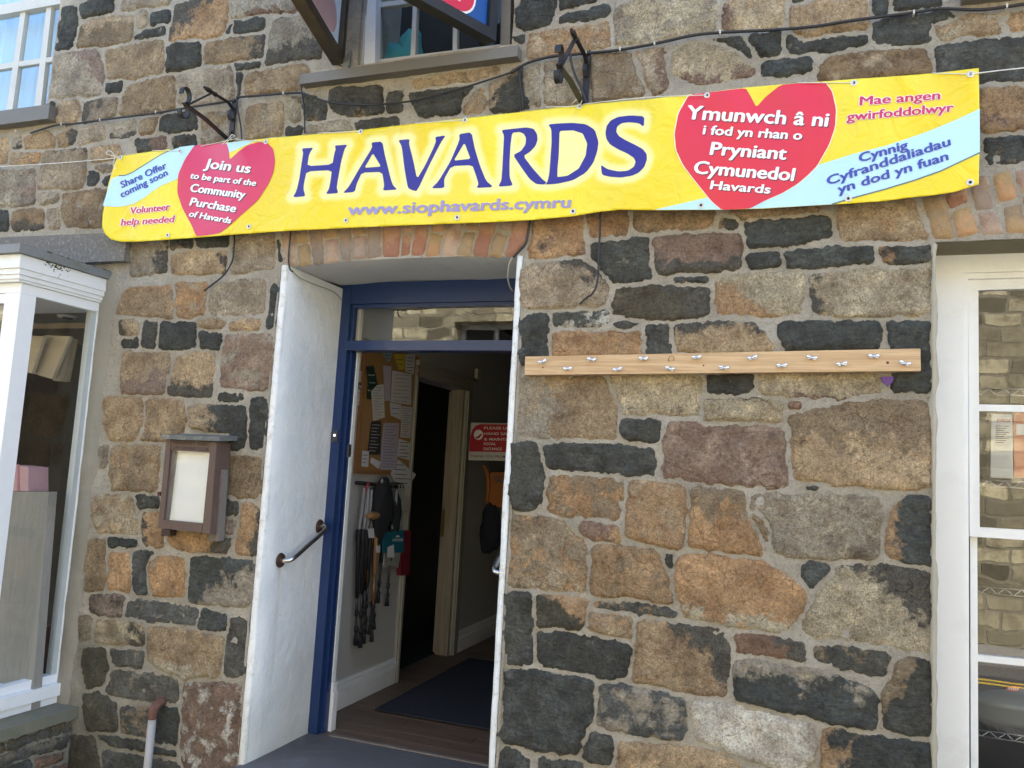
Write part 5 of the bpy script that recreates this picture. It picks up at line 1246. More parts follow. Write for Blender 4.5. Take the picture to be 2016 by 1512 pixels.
wc = M('off_white_cable', (0.5, 0.48, 0.42), 0.5, 0.1, 20)
o = tube('door_cable', smoothpath([PY(1010, 507, -.02), PY(1003, 520, .02), PY(1000, 545, .1), PY(1003, 562, .2), PY(1009, 573, .3)], 6), 0.004, wc, None, 7); tag(o, 'pale cable curling round the top of the right jamb', 'cable')
pts = [PX(577, 535, DX0 + .01), PX(592, 548, DX0 + .015), PX(620, 560, DX0 + .015), PX(645, 569, DX0 + .012), PX(662, 578, DX0 + .01), PX(674, 592, DX0 + .01)]
o = tube('door_cable', smoothpath(pts, 5), 0.0022, M('grey_cable', (0.25, 0.24, 0.2), 0.6), None, 7); tag(o, 'thin grey cable running along the top of the left jamb', 'cable')
clip_m = M('cable_clip', (0.55, 0.52, 0.47), 0.5)
for i, (x, y) in enumerate(((32, 259), (122, 245), (198, 236), (308, 221), (559, 184), (1154, 106), (1221, 97), (1289, 86), (1418, 64), (1799, 25), (1982, 12))):
    p = PY(x, y, -0.026); o = box('cable_clip', (p.x - .003, p.y - .008, p.z - .008), (p.x + .003, p.y + .02, p.z + .008), clip_m, None, bevel=.002)
    tag(o, 'small white clip holding the black cable, ' + ['beside the left window sill', 'right of the left sill end', 'between the left sill and the left bracket', 'just left of the left bracket', 'left of the middle window sill', 'right above the right bracket', 'first clip right of the right bracket', 'second clip right of the right bracket', 'above the right heart', 'above the upper right banner text', 'nearest the right edge'][i], 'clip', 'white cable clips')

# ================================================================ V-shaped hanging sign over the doorway window
zsg = 3.50
A_, B_, = Vector((-2.211, -0.01, zsg)), Vector((-2.075, -0.552, zsg))
C_, D_ = Vector((-1.385, -0.02, zsg)), Vector((-1.594, -0.437, zsg))
d1, d2 = (B_ - A_).normalized(), (D_ - C_).normalized()
signt = thing('projecting_sign', 'pair of angled sign boards over the middle window, one blue with a red lozenge', 'sign', (-1.8, 0, zsg))
woodf = M('dark_sign_frame', (0.055, 0.040, 0.025), 0.55, 0.3, 16, bmp=0.4, bscale=80, dirt=(0.10, 0.09, 0.03), damt=0.6)
blackf = M('black_sign_frame', (0.014, 0.013, 0.013), 0.4, 0.3, 20, bmp=0.4, bscale=80)
def board(P0, dr, L, fm, pm, side, h=0.8):
    nrm = Vector((dr.y, -dr.x, 0)) * side
    def q(u, v, w): return P0 + dr * u + Vector((0, 0, v)) + nrm * w
    def bx(name, u0, u1, v0, v1, w0, w1, m, par, bev=.003):
        bm = bmesh.new(); vv_ = [bm.verts.new(q(u, v, w)) for w in (w0, w1) for u, v in ((u0, v0), (u1, v0), (u1, v1), (u0, v1))]
        for f_ in ((0, 1, 2, 3), (7, 6, 5, 4), (0, 4, 5, 1), (1, 5, 6, 2), (2, 6, 7, 3), (3, 7, 4, 0)): bm.faces.new([vv_[i] for i in f_])
        return bmo(name, bm, m, par, bevel=bev)
    fr_ = bx('frame_rail', 0, L, 0, .05, -.03, .03, fm, signt)
    bx('frame_post', 0, .045, .0505, h, -.03, .03, fm, fr_); bx('frame_post', L - .045, L, .0505, h, -.03, .03, fm, fr_)
    p = bx('sign_panel', .0455, L - .0455, .0505, h, -.006, .006, pm, signt, 0)
    return q, p
q1, p1 = board(A_, d1, 1.0, woodf, M('faded_grey_panel', (0.62, 0.68, 0.74), 0.5, 0.15, 6, bmp=0.1), 1)
q2, p2 = board(C_, d2, 1.0, blackf, M('blue_sign_panel', (0.010, 0.075, 0.28), 0.35, 0.12, 5, bmp=0.1, dirt=(0.02, 0.11, 0.33), damt=0.6), -1)
def lozenge(q, u0, u1, v0, v1, w, m, name, par, r=None):
    r = r or (v1 - v0) / 2; pts = []
    for cx, a0 in ((u1 - r, -90), (u0 + r, 90)):
        for k in range(13): a = R(a0 + k * 15); pts.append(q(cx + r * math.cos(a), (v0 + v1) / 2 + r * math.sin(a), w))
    return mesh(name, pts, [tuple(range(len(pts)))], m, par)
# where the lozenge ends, read off the photo on that board's plane
def uv(q0, dr, x, y):
    nrm = Vector((dr.y, -dr.x, 0)); r_ = ray(x, y); t_ = (q0 - CAM).dot(nrm) / r_.dot(nrm); p = CAM + r_ * t_ - q0; return p.dot(dr), p.z
print('UV', uv(C_, d2, 932, 26), uv(C_, d2, 922, 35), uv(C_, d2, 905, 2), uv(C_, d2, 870, 0), uv(C_, d2, 925, 0), uv(A_, d1, 655, 70), uv(A_, d1, 640, 30))
u0, v0 = uv(C_, d2, 932, 26); ub, vb = uv(C_, d2, 922, 35)
lozenge(q2, u0 - .004, u0 + .62, vb - .004, vb + .19, .0075, M('white_sign_print', (0.8, 0.8, 0.78), 0.5, 0.03, 8, bmp=0), 'lozenge_border', p2)
lozenge(q2, u0 + .006, u0 + .61, vb + .006, vb + .18, .0085, M('crimson_sign_print', (0.60, 0.02, 0.06), 0.4, 0.05, 8, bmp=0), 'red_lozenge', p2)
def SQ(q): return lambda x, y, off: q(-x, y, off)
type_on('lettering', 'K', (u0 + .145, vb + .05), (u0 + .085, vb + .05), 0.10, lambda x, y, off: q2(x, 2 * (vb + .05) - y, off) if False else q2(x, y, off), M('white_sign_print', (0.8, 0.8, 0.78)), p2, 0.0095, 0.02)
ua, va_ = uv(A_, d1, 657, 75)
_pn = MATS['faded_grey_panel'].node_tree; _tr = _pn.nodes.new('ShaderNodeBsdfTranslucent'); _tr.inputs[0].default_value = (0.7, 0.76, 0.82, 1); _mx = _pn.nodes.new('ShaderNodeMixShader'); _mx.inputs[0].default_value = 0.5
_out = [x for x in _pn.nodes if x.type == 'OUTPUT_MATERIAL'][0]; _pb = [x for x in _pn.nodes if x.type == 'BSDF_PRINCIPLED'][0]
_pn.links.new(_pb.outputs[0], _mx.inputs[1]); _pn.links.new(_tr.outputs[0], _mx.inputs[2]); _pn.links.new(_mx.outputs[0], _out.inputs[0])
lozenge(q1, ua - .004, ua + .60, va_ - .004, va_ + .17, -.0075, M('faded_pink_print', (0.72, 0.48, 0.50), 0.5, 0.1, 8, bmp=0), 'faded_lozenge', p1)
# rusty angle iron and lead flap at the foot of the left board
bm = bmesh.new(); add_prism(bm, [PY(x, y, 0.0) for x, y in ((668, 130), (688, 100), (690, 128), (682, 134))], (0, .03, 0)); bmo('angle_plate', bm, M('rusty_iron', (0.10, 0.035, 0.022), 0.8, 0.4, 30, bmp=0.5), signt)
prism('lead_flap', [PY(x, y, -0.02) for x, y in ((669, 126), (690, 98), (688, 128), (684, 134), (676, 134))], (0, .01, 0), lead, signt)

# ================================================================ glazed notice box
nb = thing('notice_box', 'brown wooden glazed notice box lettered NEWPORT SURF LIFE SAVING CLUB', 'notice box', PY(360, 1040, 0))
brown = M('brown_box_wood', (0.100, 0.062, 0.050), 0.6, 0.2, 14, bmp=0.35, bscale=90, dirt=(0.16, 0.12, 0.10), damt=0.35, stretch=(3, 3, 0.6))
grey_w = M('silvered_wood', (0.17, 0.15, 0.13), 0.8, 0.3, 16, bmp=0.6, bscale=100, dirt=(0.10, 0.05, 0.04), damt=0.8, stretch=(3, 3, 0.6))
q = lambda x, y: (290 + x / 6.047, 830 + y / 6.047)
YN = -0.115
def nbx(name, pts, Y, dep, m, par=nb, bev=.002): return prism(name, [PY(*q(*p), Y) for p in pts], (0, dep, 0), m, par, bev)
nbx('side_stile', [(225, 205), (283, 212), (183, 1275), (125, 1270)], YN, .03, brown)
nbx('side_stile', [(755, 240), (826, 245), (745, 1340), (650, 1325)], YN, .03, brown)
tp_ = nbx('name_plate', [(285, 222), (752, 242), (742, 368), (282, 338)], YN + .002, .02, brown)
nbx('bottom_rail', [(185, 1172), (655, 1215), (645, 1322), (178, 1270)], YN - .001, .03, brown)
nbx('door_stop', [(282, 339), (330, 345), (232, 1172), (190, 1172)], YN + .014, .02, grey_w)
nbx('backing_paper', [(280, 340), (745, 370), (660, 1220), (190, 1180)], YN + .034, .004, M('white_paper', (0.74, 0.74, 0.73), 0.7, 0.03, 5, bmp=0))
nbx('brown_stain', [(300, 385), (340, 380), (300, 715), (270, 715)], YN + .0325, .001, M('brown_stained_card', (0.40, 0.28, 0.19), 0.8, 0.2, 9))
nbx('glass_pane', [(282, 340), (750, 368), (662, 1215), (190, 1175)], YN + .018, .002, glass, bev=0)
# carcass: right side reaches back to the wall
Pa, Pb = PY(*q(826, 245), YN), PY(*q(745, 1340), YN)
xr = max(Pa.x, Pb.x)
Pl, Pl2 = PY(*q(225, 205), YN), PY(*q(125, 1270), YN)
prism('side_panel', [Pa + Vector((-.012, .03, 0)), Pb + Vector((-.012, .03, 0)), Pb + Vector((-.012, 0.105, 0)), Pa + Vector((-.012, 0.105, 0))], (.012, 0, 0), brown, nb, .001)
prism('side_panel', [Pl + Vector((.002, .031, 0)), Pl2 + Vector((.002, .031, 0)), Pl2 + Vector((.002, 0.105, 0)), Pl + Vector((.002, 0.105, 0))], (.012, 0, 0), brown, nb, .001)
prism('back_board', [Pl + Vector((.003, .085, 0)), Pa + Vector((-.015, .085, 0)), Pb + Vector((-.015, .085, 0)), Pl2 + Vector((.003, .085, 0))], (0, .012, 0), brown, nb)
prism('bottom_board', [Pl2 + Vector((.003, .031, .006)), Pb + Vector((-.015, .031, .006)), Pb + Vector((-.015, .1, .006)), Pl2 + Vector((.003, .1, .006))], (0, 0, .01), brown, nb)
rp0 = Pb + Vector((-0.004, .05, 0.56)); 
prism('side_batten', [Pa + Vector((.001, .045, -.13)), Pb + Vector((.001, .045, -.035)), Pb + Vector((.001, .085, -.035)), Pa + Vector((.001, .085, -.13))], (.014, 0, 0), grey_w, nb, .002)
nbx('hook_latch', [(785, 765), (893, 772), (893, 786), (785, 779)], YN + .05, .004, M('rusty_iron', (0.1, 0.035, 0.022)))
nbx('hinge_tab', [(120, 835), (150, 838), (146, 885), (118, 885)], YN + .04, .02, M('rusty_iron', (0.1, 0.035, 0.022)))
nbx('foot_block', [(172, 1278), (272, 1290), (268, 1360), (165, 1365)], -.05, .045, M('dark_foot_wood', (0.05, 0.028, 0.024), 0.7), bev=.003)  # left foot block in a darker brown wood
nbx('foot_block', [(718, 1345), (850, 1300), (838, 1425), (712, 1428)], -.055, .05, grey_w, bev=.003)
# lid slab
z1 = PY(*q(860, 235), YN - .03).z; z2 = PY(*q(860, 180), YN - .03).z
lx0, lx1 = PY(*q(170, 200), YN - .03).x, PY(*q(862, 200), YN - .03).x
def tilt(pts): return pts
bm = bmesh.new(); zl, zr = PY(*q(170, 205), YN - .03).z, z1; th = z2 - z1
vv_ = [bm.verts.new(p) for p in ((lx0, YN - .03, zl), (lx1, YN - .03, zr), (lx1, 0.0, zr + .012), (lx0, 0.0, zl + .012), (lx0, YN - .03, zl + th), (lx1, YN - .03, zr + th), (lx1, 0.0, zr + .012 + th), (lx0, 0.0, zl + .012 + th))]
for f_ in ((0, 3, 2, 1), (4, 5, 6, 7), (0, 1, 5, 4), (1, 2, 6, 5), (2, 3, 7, 6), (3, 0, 4, 7)): bm.faces.new([vv_[i] for i in f_])
bmo('lid', bm, M('lichened_lid_wood', (0.12, 0.125, 0.12), 0.85, 0.3, 25, bmp=0.6, bscale=90, dirt=(0.32, 0.30, 0.24), damt=0.8), nb, bevel=.004)
carve = M('carved_lettering', (0.035, 0.018, 0.015), 0.8)
SN = lambda x, y, off: PY(*q(x, y), YN + .002 - off)
type_on('lettering', 'NEWPORT  SURF', (315, 268), (712, 288), 36, SN, carve, tp_, .0008, .012)
type_on('lettering', 'LIFE SAVING CLUB', (303, 325), (728, 352), 38, SN, carve, tp_, .0008, .012)

# ================================================================ timber hook board
hb = thing('hook_board', 'long pale softwood board with bright metal wing nuts fixed to the stone wall', 'hook board', PY(1420, 720, 0))
pine = wood_material('pine', (0.47, 0.30, 0.155), (0.60, 0.42, 0.24), (0.9, 1, 26), 0.5, 2.4)
YH = -0.05
hbp = prism('plank', [PY(x, y, YH) for x, y in ((1034, 702), (1812, 686), (1813, 730), (1033, 738))], (0, 0.045, 0), pine, hb, .006)
zinc = M('bright_zinc', (0.75, 0.76, 0.78), 0.22, 0.06, 40, metal=0.9, bmp=0.1)
def wingnut():
    bm = bmesh.new(); bmesh.ops.create_cone(bm, cap_ends=True, segments=12, radius1=0.0065, radius2=0.005, depth=0.012, matrix=Matrix.Translation((0, -.008, 0)) @ Matrix.Rotation(R(90), 4, 'X'))
    add_tube(bm, [(0, 0, 0), (0, -.022, 0)], 0.0032, 8)
    for s in (-1, 1):
        bmesh.ops.create_icosphere(bm, subdivisions=2, radius=1.0, matrix=Matrix.Translation((s * .012, -.012, .0035)) @ Matrix.Rotation(R(-20 * s), 4, 'Y') @ Matrix.Diagonal((.0085, .0032, .0062, 1)))
        add_box(bm, (s * .004, -.0125, -.006), (s * .015, -.0085, -.001))
    return bm
bm = wingnut(); md = bpy.data.meshes.new('wing_nut'); bm.to_mesh(md); bm.free(); md.polygons.foreach_set('use_smooth', [True] * len(md.polygons)); md.materials.append(zinc)
WN = [(980 + a / 3.877, 380 + b_ / 3.877) for a, b_ in ((345, 1292), (537, 1345), (720, 1275), (918, 1350), (1115, 1268), (1315, 1345), (1520, 1258), (1728, 1338), (1945, 1262))] + [(1420 + a / 3.877, 380 + b_ / 3.877) for a, b_ in ((462, 1322), (690, 1262), (920, 1310), (1162, 1250), (1398, 1305))]
for i, (x, y) in enumerate(WN):
    o = bpy.data.objects.new('wing_nut', md); COL.objects.link(o); p = PY(x, y, YH - .003)
    o.matrix_world = Matrix.Translation(p) @ Matrix.Rotation(R((i * 47) % 34 - 17), 4, 'Y'); mw = o.matrix_world.copy(); o.parent = hb; o.matrix_parent_inverse = hb.matrix_world.inverted(); o.matrix_world = mw
hk = M('brass_hook', (0.25, 0.17, 0.07), 0.4, 0.2, 20, metal=0.7)
tube('small_hook', smoothpath([PY(1317, 712, YH - .001), PY(1316, 706, YH - .008), PY(1321, 701, YH - .011), PY(1327, 704, YH - .008), PY(1325, 711, YH - .005)], 5), 0.0014, hk, hb, 6)
for x, y in ((1068.7, 723.6), (1385, 719.5), (1747.5, 714)):
    p = PY(x, y, YH); bm = bmesh.new(); bmesh.ops.create_circle(bm, cap_ends=True, segments=10, radius=0.0035 if x < 1700 else .005, matrix=Matrix.Translation(p + Vector((0, -.0008, 0))) @ Matrix.Rotation(R(90), 4, 'X')); bmo('knot', bm, M('dark_knot', (0.09, 0.04, 0.02), 0.7), hbp)
tag(prism('purple_tag', [PY(x, y, -0.02) for x, y in ((1734, 742), (1760, 741), (1758, 751), (1748, 761), (1744, 755), (1738, 752))], (0, 0.008, 0), M('purple_plastic', (0.10, 0.03, 0.20), 0.5), bevel=.002), 'small purple tag sticking out beneath the right end of the timber board', 'tag')

# ================================================================ grab rails
steel = M('stainless_steel', (0.55, 0.53, 0.50), 0.22, 0.08, 12, metal=0.95, bmp=0.1); rust = M('rusty_flange', (0.075, 0.035, 0.022), 0.6, 0.4, 40, metal=0.3, bmp=0.5)
def grab(lab, X, s, e1, e2, out):
    gr = thing('grab_rail', lab, 'grab rail', e1, 'steel grab rails beside the doorway')
    o = Vector((out, 0, 0)); d_ = (e2 - e1); u = d_.normalized()
    path = [e1, e1 + o * .55, e1 + o * .85 + u * .012, e1 + o + u * .045, e1 + o + d_ * .5, e2 + o - u * .045, e2 + o * .85 - u * .012, e2 + o * .55, e2]
    tube('rail_tube', smoothpath(path, 6), 0.0125, steel, gr, 14)
    for e in (e1, e2):
        bm = bmesh.new(); bmesh.ops.create_cone(bm, cap_ends=True, segments=24, radius1=0.037, radius2=0.033, depth=0.008, matrix=Matrix.Translation(e + Vector((math.copysign(.004, out), 0, 0))) @ Matrix.Rotation(R(90 if out > 0 else -90), 4, 'Y')); bmo('wall_flange', bm, rust, gr, bevel=.001)
grab('steel grab rail with rusty flanges slanting across the left white jamb', DX0, 1, PX(552, 1103, DX0 + .004), PX(629, 1036, DX0 + .004), 0.055)
e = PY(966, 1118, 0.05); 
grab('end of a steel grab rail showing behind the right jamb', DX1, -1, Vector((DX1 - .006, 0.085, PY(968, 1128, .05).z + .0)), Vector((DX1 - .006, 0.34, PY(968, 1128, .05).z + .16)), -0.062)

# ================================================================ waste pipe
pp = thing('waste_pipe', 'short grey waste pipe with a rusty red elbow at the foot of the wall', 'pipe', PY(297, 1512, -.05))
pa, pb_ = PY(298, 1420, -.055), PY(289, 1600, -.055)
pa2 = PY(300, 1415, -.055); base = Vector((PY(293, 1500, -.055).x, -.055, 0))
grp = M('grey_pipe_plastic', (0.36, 0.34, 0.32), 0.5, 0.12, 8, bmp=0.2, dirt=(0.2, 0.18, 0.15), damt=0.6)
tube('pipe', [(pa2.x, -.055, pa2.z), (base.x - .005, -.055, -0.304)], 0.019, grp, pp, 18)
rr = M('rusty_red_paint', (0.12, 0.052, 0.036), 0.7, 0.3, 30, bmp=0.4, dirt=(0.3, 0.25, 0.2), damt=0.4)
tube('elbow', smoothpath([(pa2.x, -.055, pa2.z + .001), (pa2.x, -.055, pa2.z + .03), (pa2.x + .003, -.045, pa2.z + .055), (pa2.x + .004, -.02, pa2.z + .068), (pa2.x + .004, 0.01, pa2.z + .07)], 4), 0.0225, rr, pp, 18)
# doorbell and latch keep
dbx = thing('doorbell', 'black doorbell with a white button on the navy door frame', 'doorbell', PY(658, 857, YF))
prism('bell_plate', [PY(x, y, YF - .012) for x, y in ((653, 848), (665, 848), (664, 870), (652, 870))], (0, .0115, 0), ink, dbx, .002)
bm = bmesh.new(); bmesh.ops.create_uvsphere(bm, u_segments=12, v_segments=8, radius=.0065, matrix=Matrix.Translation(PY(658.5, 857, YF - .012)) @ Matrix.Diagonal((1, .5, 1, 1))); bmo('button', bm, M('lit_white_button', (0.9, 0.9, 0.88), 0.3, 0, 3, bmp=0, emit=0.6), dbx, smooth=True)
tag(box('latch_keep', (FR + .004, YF + .06, PX(686, 900, FR + .01).z), (FR + .022, YF + .09, PX(686, 875, FR + .01).z), M('grey_metal', (0.12, 0.12, 0.12), 0.4, metal=0.5), bevel=.002), 'small grey latch keep on the inner edge of the navy door frame', 'latch')
# ================================================================ entrance hall
XW = -2.50
hallw = M('hall_wall_paint', (0.44, 0.44, 0.43), 0.6, 0.04, 3, bmp=0.15, dirt=(0.5, 0.5, 0.5), damt=0.3)
y_in = jy
yo0 = PX(779, 1341, XW).y           # near edge of the inner doorway
yo1 = PX(884, 1286, XW).y           # far edge
zh = PX(900, 765, XW).z
yend = yo1 + 1.7
H2 = 2.75
for a_, b_ in (((XW - .12, y_in, T0 - .02), (XW, yo0, H2)), ((XW - .12, yo1, T0 - .02), (XW, yend, H2)), ((XW - .12, yo0 + .001, zh), (XW, yo1 - .001, H2))): box('hall_wall', a_, b_, hallw, bld)
hd = M('darkened_hall_walls', (0.06, 0.05, 0.04), 0.7)  # unseen hall walls and ceiling coloured dark to keep the hall dim
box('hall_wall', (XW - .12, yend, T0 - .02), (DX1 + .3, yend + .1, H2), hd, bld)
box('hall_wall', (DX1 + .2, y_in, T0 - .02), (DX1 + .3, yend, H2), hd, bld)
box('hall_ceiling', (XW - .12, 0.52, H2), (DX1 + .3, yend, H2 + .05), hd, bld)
for a_, b_ in (((DX0 - .2, jy, T0 - .02), (DX0 - .008, jy + .02, fz1 + .05)), ((DX0 - .2, 0.53, fz1 + .051), (DX1 + .3, 0.6, H2)), ((DX1 + .011, 0.53, -.02), (DX1 + .3, .6, fz1 + .05))): box('hall_wall', a_, b_, hallw, bld)
# shop room behind the inner doorway
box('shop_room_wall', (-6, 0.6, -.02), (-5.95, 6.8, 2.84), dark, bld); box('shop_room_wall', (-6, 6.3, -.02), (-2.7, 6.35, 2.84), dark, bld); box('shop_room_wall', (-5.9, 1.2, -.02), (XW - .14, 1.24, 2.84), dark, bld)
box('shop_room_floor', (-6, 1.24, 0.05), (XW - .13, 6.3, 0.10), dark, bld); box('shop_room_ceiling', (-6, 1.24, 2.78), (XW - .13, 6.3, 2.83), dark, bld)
# floor boards
oak = wood_material('worn_oak', (0.115, 0.070, 0.045), (0.17, 0.115, 0.08), (1.0, 14, 14), 0.5, 2.0)
fl_ = box('hall_floor', (XW - .12, 0.526, -0.02), (DX1 + .3, yend, T0 - .014), dark, None); fl_['kind'] = 'structure'
y = 0.527; k = 0
while y < yend:
    wd = 0.115; x = XW; cut1 = [-1.9, -2.2, -1.6, -2.05][k % 4]
    for a, b_ in ((XW - .119, cut1 - .0015), (cut1 + .0015, DX1 + .199)):
        box('floor_board', (a, y + .001, T0 - .013), (b_, min(y + wd - .002, yend), T0 - .001 + (k % 3) * .0006), oak, fl_, bevel=.0012)
    y += wd; k += 1
bar0 = box('threshold_bar', (DX0 + .12, 0.515, T0 + .0005), (DX1 - .04, 0.54, T0 + .005), M('worn_threshold', (0.22, 0.18, 0.15), 0.6), bld)
mt = thing('door_mat', 'large dark blue ribbed mat lying on the hall floor boards', 'mat', PZ(850, 1380, T0))
mc = PZ(739, 1398, T0 + .006); mr = PZ(957, 1436, T0 + .006); mfar = PZ(924, 1297, T0 + .006)
matm = M('charcoal_blue_mat', (0.020, 0.023, 0.036), 0.95, 0.2, 40, bmp=0.8, bscale=260, dirt=(0.045, 0.045, 0.05), damt=0.5)
v1 = (mfar - mc); v2 = (mr - mc); v1.z = v2.z = 0
v2 = v2.normalized() * 1.05
prism('mat_pile', [mc, mc + v2, mc + v2 + v1, mc + v1], (0, 0, .005), matm, mt)
bm = bmesh.new()
for a, b_ in ((mc, mc + v2), (mc, mc + v1)): add_tube(bm, [a + Vector((0, 0, .003)), b_ + Vector((0, 0, .003))], .0045, 6)
bmo('mat_edging', bm, M('mat_rubber', (0.02, 0.02, 0.022), 0.6), mt)
# skirting, architraves, plinth
sk = white
def ywall(x, y): return PX(x, y, XW).y
z_sk1 = PX(660.6, 1342, XW).z
bm = bmesh.new()
add_box(bm, (XW + .001, y_in + .02, T0), (XW + .022, yo0 - .055, z_sk1 - .055)); add_box(bm, (XW + .001, y_in + .02, z_sk1 - .0545), (XW + .016, yo0 - .055, z_sk1 - .022)); add_box(bm, (XW + .001, y_in + .02, z_sk1 - .0215), (XW + .009, yo0 - .055, z_sk1))
bmo('skirting_board', bm, sk, bld, bevel=.003)
bm = bmesh.new(); add_box(bm, (XW + .001, yo1 + .12, T0), (XW + .022, yend, z_sk1 - .055)); add_box(bm, (XW + .001, yo1 + .12, z_sk1 - .054), (XW + .012, yend, z_sk1)); bmo('skirting_board', bm, sk, bld, bevel=.003)
P1 = PY(651, 1437, jy + .005); 
bm = bmesh.new(); add_box(bm, (FR - .05, jy + .001, T0), (FR + .035, jy + .045, T0 + .20)); add_box(bm, (FR - .05, jy + .0015, T0 + .2005), (FR + .028, jy + .04, T0 + .25)); bmo('plinth_block', bm, sk, bld, bevel=.005)
box('architrave', (FR - .05, jy + .0015, T0 + .251), (FR + .022, jy + .03, fz1), sk, bld, bevel=.004)
arch = M('inner_architrave_paint', (0.34, 0.32, 0.27), 0.5, 0.06, 6, bmp=.15)
for nm, a, b_ in (('architrave', yo0 - .055, yo0 + .004), ('architrave', yo1 + .006, yo1 + .115)):
    f = box(nm, (XW + .001, a, T0), (XW + .020, b_, zh + .0), arch, bld, bevel=.004); box('moulding', (XW + .0205, a + .012, T0), (XW + .030, a + .03, zh), arch, f, bevel=.003)
f = box('architrave', (XW + .001, yo0 - .055, zh + .001), (XW + .020, yo1 + .115, zh + .11), arch, bld, bevel=.004); box('moulding', (XW + .0205, yo0 - .055, zh + .078), (XW + .045, yo1 + .12, zh + .11), arch, f, bevel=.006); box('moulding', (XW + .0205, yo0 - .04, zh + .035), (XW + .030, yo1 + .1, zh + .05), arch, f, bevel=.003)
pale = wood_material('aged_pale_timber', (0.27, 0.23, 0.17), (0.36, 0.31, 0.24), (20, 20, 1.0), 0.6, 1.8)
dr = thing('inner_door', 'pale timber inner door folded back in the hall doorway with a brass lock', 'door', (XW, yo1, T0))
ye = yo1 - .03
box('door_leaf', (XW - .135, yo1 - .004, T0 + .01), (XW - .098, yo1 + .80, zh - .01), pale, dr, bevel=.003)
box('door_lining', (XW - .092, ye + .001, T0), (XW - .001, yo1 + .005, zh), pale, bld, bevel=.002)
lp = PX(893, 1035, XW - .03)
box('lock_plate', (XW - .130, yo1 - .007, lp.z - .09), (XW - .104, yo1 - .0045, lp.z + .12), M('aged_brass', (0.30, 0.2, 0.08), 0.35, 0.2, 20, metal=.8), dr, bevel=.001)
box('socket_box', (XW + .02, yo1 + .12, PX(943, 740, XW).z - .05), (XW + .05, yo1 + .2, PX(943, 740, XW).z + .04), M('cream_plastic', (0.5, 0.46, 0.36), 0.5), bld, bevel=.004)

# notice board on the hall wall
cork = M('cork', (0.30, 0.17, 0.065), 0.85, 0.2, 60, bmp=.3, bscale=200); fr_w = M('orange_pine_frame', (0.26, 0.12, 0.045), 0.5, 0.15, 10)
Z = lambda x, y: (600 + x / 4.582, 680 + y / 4.582)
def on(x, y, o_=0.0): return PX(*Z(x, y), XW + o_)
nbd = thing('cork_notice_board', 'cork notice board in a thin orange wood frame on the left hall wall', 'notice board', on(700, 1120))
yb0, yb1 = on(478, 1120, .02).y, on(985, 700, .02).y; zb0, zb1 = on(478, 1125, .02).z, on(560, -60, .02).z
box('cork_panel', (XW + .003, yb0, zb0), (XW + .016, yb1, zb1), cork, nbd)
bm = bmesh.new(); add_box(bm, (XW + .001, yb0 - .02, zb0 - .02), (XW + .024, yb0, zb1)); add_box(bm, (XW + .001, yb1, zb0 - .02), (XW + .024, yb1 + .02, zb1)); add_box(bm, (XW + .001, yb0, zb0 - .02), (XW + .024, yb1, zb0)); bmo('frame', bm, fr_w, nbd, bevel=.003)
wp2 = M('white_notice_paper', (0.56, 0.55, 0.56), 0.7, 0.04, 8, bmp=.1); lilp = M('lilac_notice_paper', (0.40, 0.36, 0.44), 0.7, 0.05, 8, bmp=.1)
PAP = [
 ('black poster with a pale figure at the lower left of the cork board', [(600, 690), (690, 682), (680, 985), (562, 985)], M('black_poster', (0.03, 0.025, 0.03), 0.5), 'white', 9),
 ('long white typed list at the middle left of the cork board', [(600, 410), (650, 360), (712, 350), (722, 650), (618, 680)], wp2, 'ink', 12),
 ('large round-cornered white notice at the upper right of the cork board', [(790, 225), (965, 262), (960, 540), (775, 510)], wp2, 'ink', 8),
 ('dark green leaflet with a white emblem at the upper left of the cork board', [(552, 190), (622, 185), (660, 350), (600, 410), (598, 490), (560, 480), (570, 330)], M('green_leaflet', (0.02, 0.045, 0.03), 0.5), 'white', 3),
 ('tall lilac printed list at the lower middle of the cork board', [(712, 700), (852, 700), (830, 1125), (680, 1122), (695, 860)], lilp, 'ink', 15),
 ('white sheet with a blue fish drawing at the right of the cork board', [(768, 515), (873, 535), (868, 672), (775, 630)], wp2, 'blue', 2),
 ('narrow white typed sheet at the right edge of the cork board', [(878, 548), (972, 556), (950, 838), (862, 828)], wp2, 'ink', 13),
 ('yellow leaflet with a black drawing at the top of the cork board', [(800, 78), (905, 78), (900, 215), (850, 222)], M('yellow_leaflet', (0.55, 0.42, 0.04), 0.5), 'ink', 2),
 ('pale blue leaflet at the top of the cork board', [(690, 60), (795, 60), (765, 150), (740, 135)], M('pale_blue_leaflet', (0.25, 0.32, 0.38), 0.5), 'ink', 2),
 ('pink lilac narrow sheet behind the large notice on the cork board', [(708, 180), (782, 190), (770, 500), (722, 500)], lilp, None, 0),
 ('white sheet with dark print at the lower right of the board', [(850, 840), (962, 880), (950, 1040), (835, 1000)], wp2, 'ink', 5),
 ('handwritten white card hanging crooked off the lower right corner of the board', [(845, 1030), (1005, 1165), (925, 1292), (800, 1215), (775, 1150)], wp2, 'ink', 5),
 ('small curled white slip at the bottom of the cork board', [(600, 1010), (685, 1050), (668, 1118), (590, 1055)], wp2, None, 0),
 ('half white half black card at the bottom left of the cork board', [(520, 950), (580, 955), (572, 1098), (510, 1090)], wp2, 'ink', 3),
 ('white printed sheet at the top right of the cork board', [(910, 78), (998, 78), (985, 262), (908, 235)], wp2, 'ink', 5)]
inkm = {'ink': ink, 'white': M('white_print', (0.8, 0.8, 0.8)), 'blue': M('fish_blue_print', (0.03, 0.14, 0.45), 0.5)}
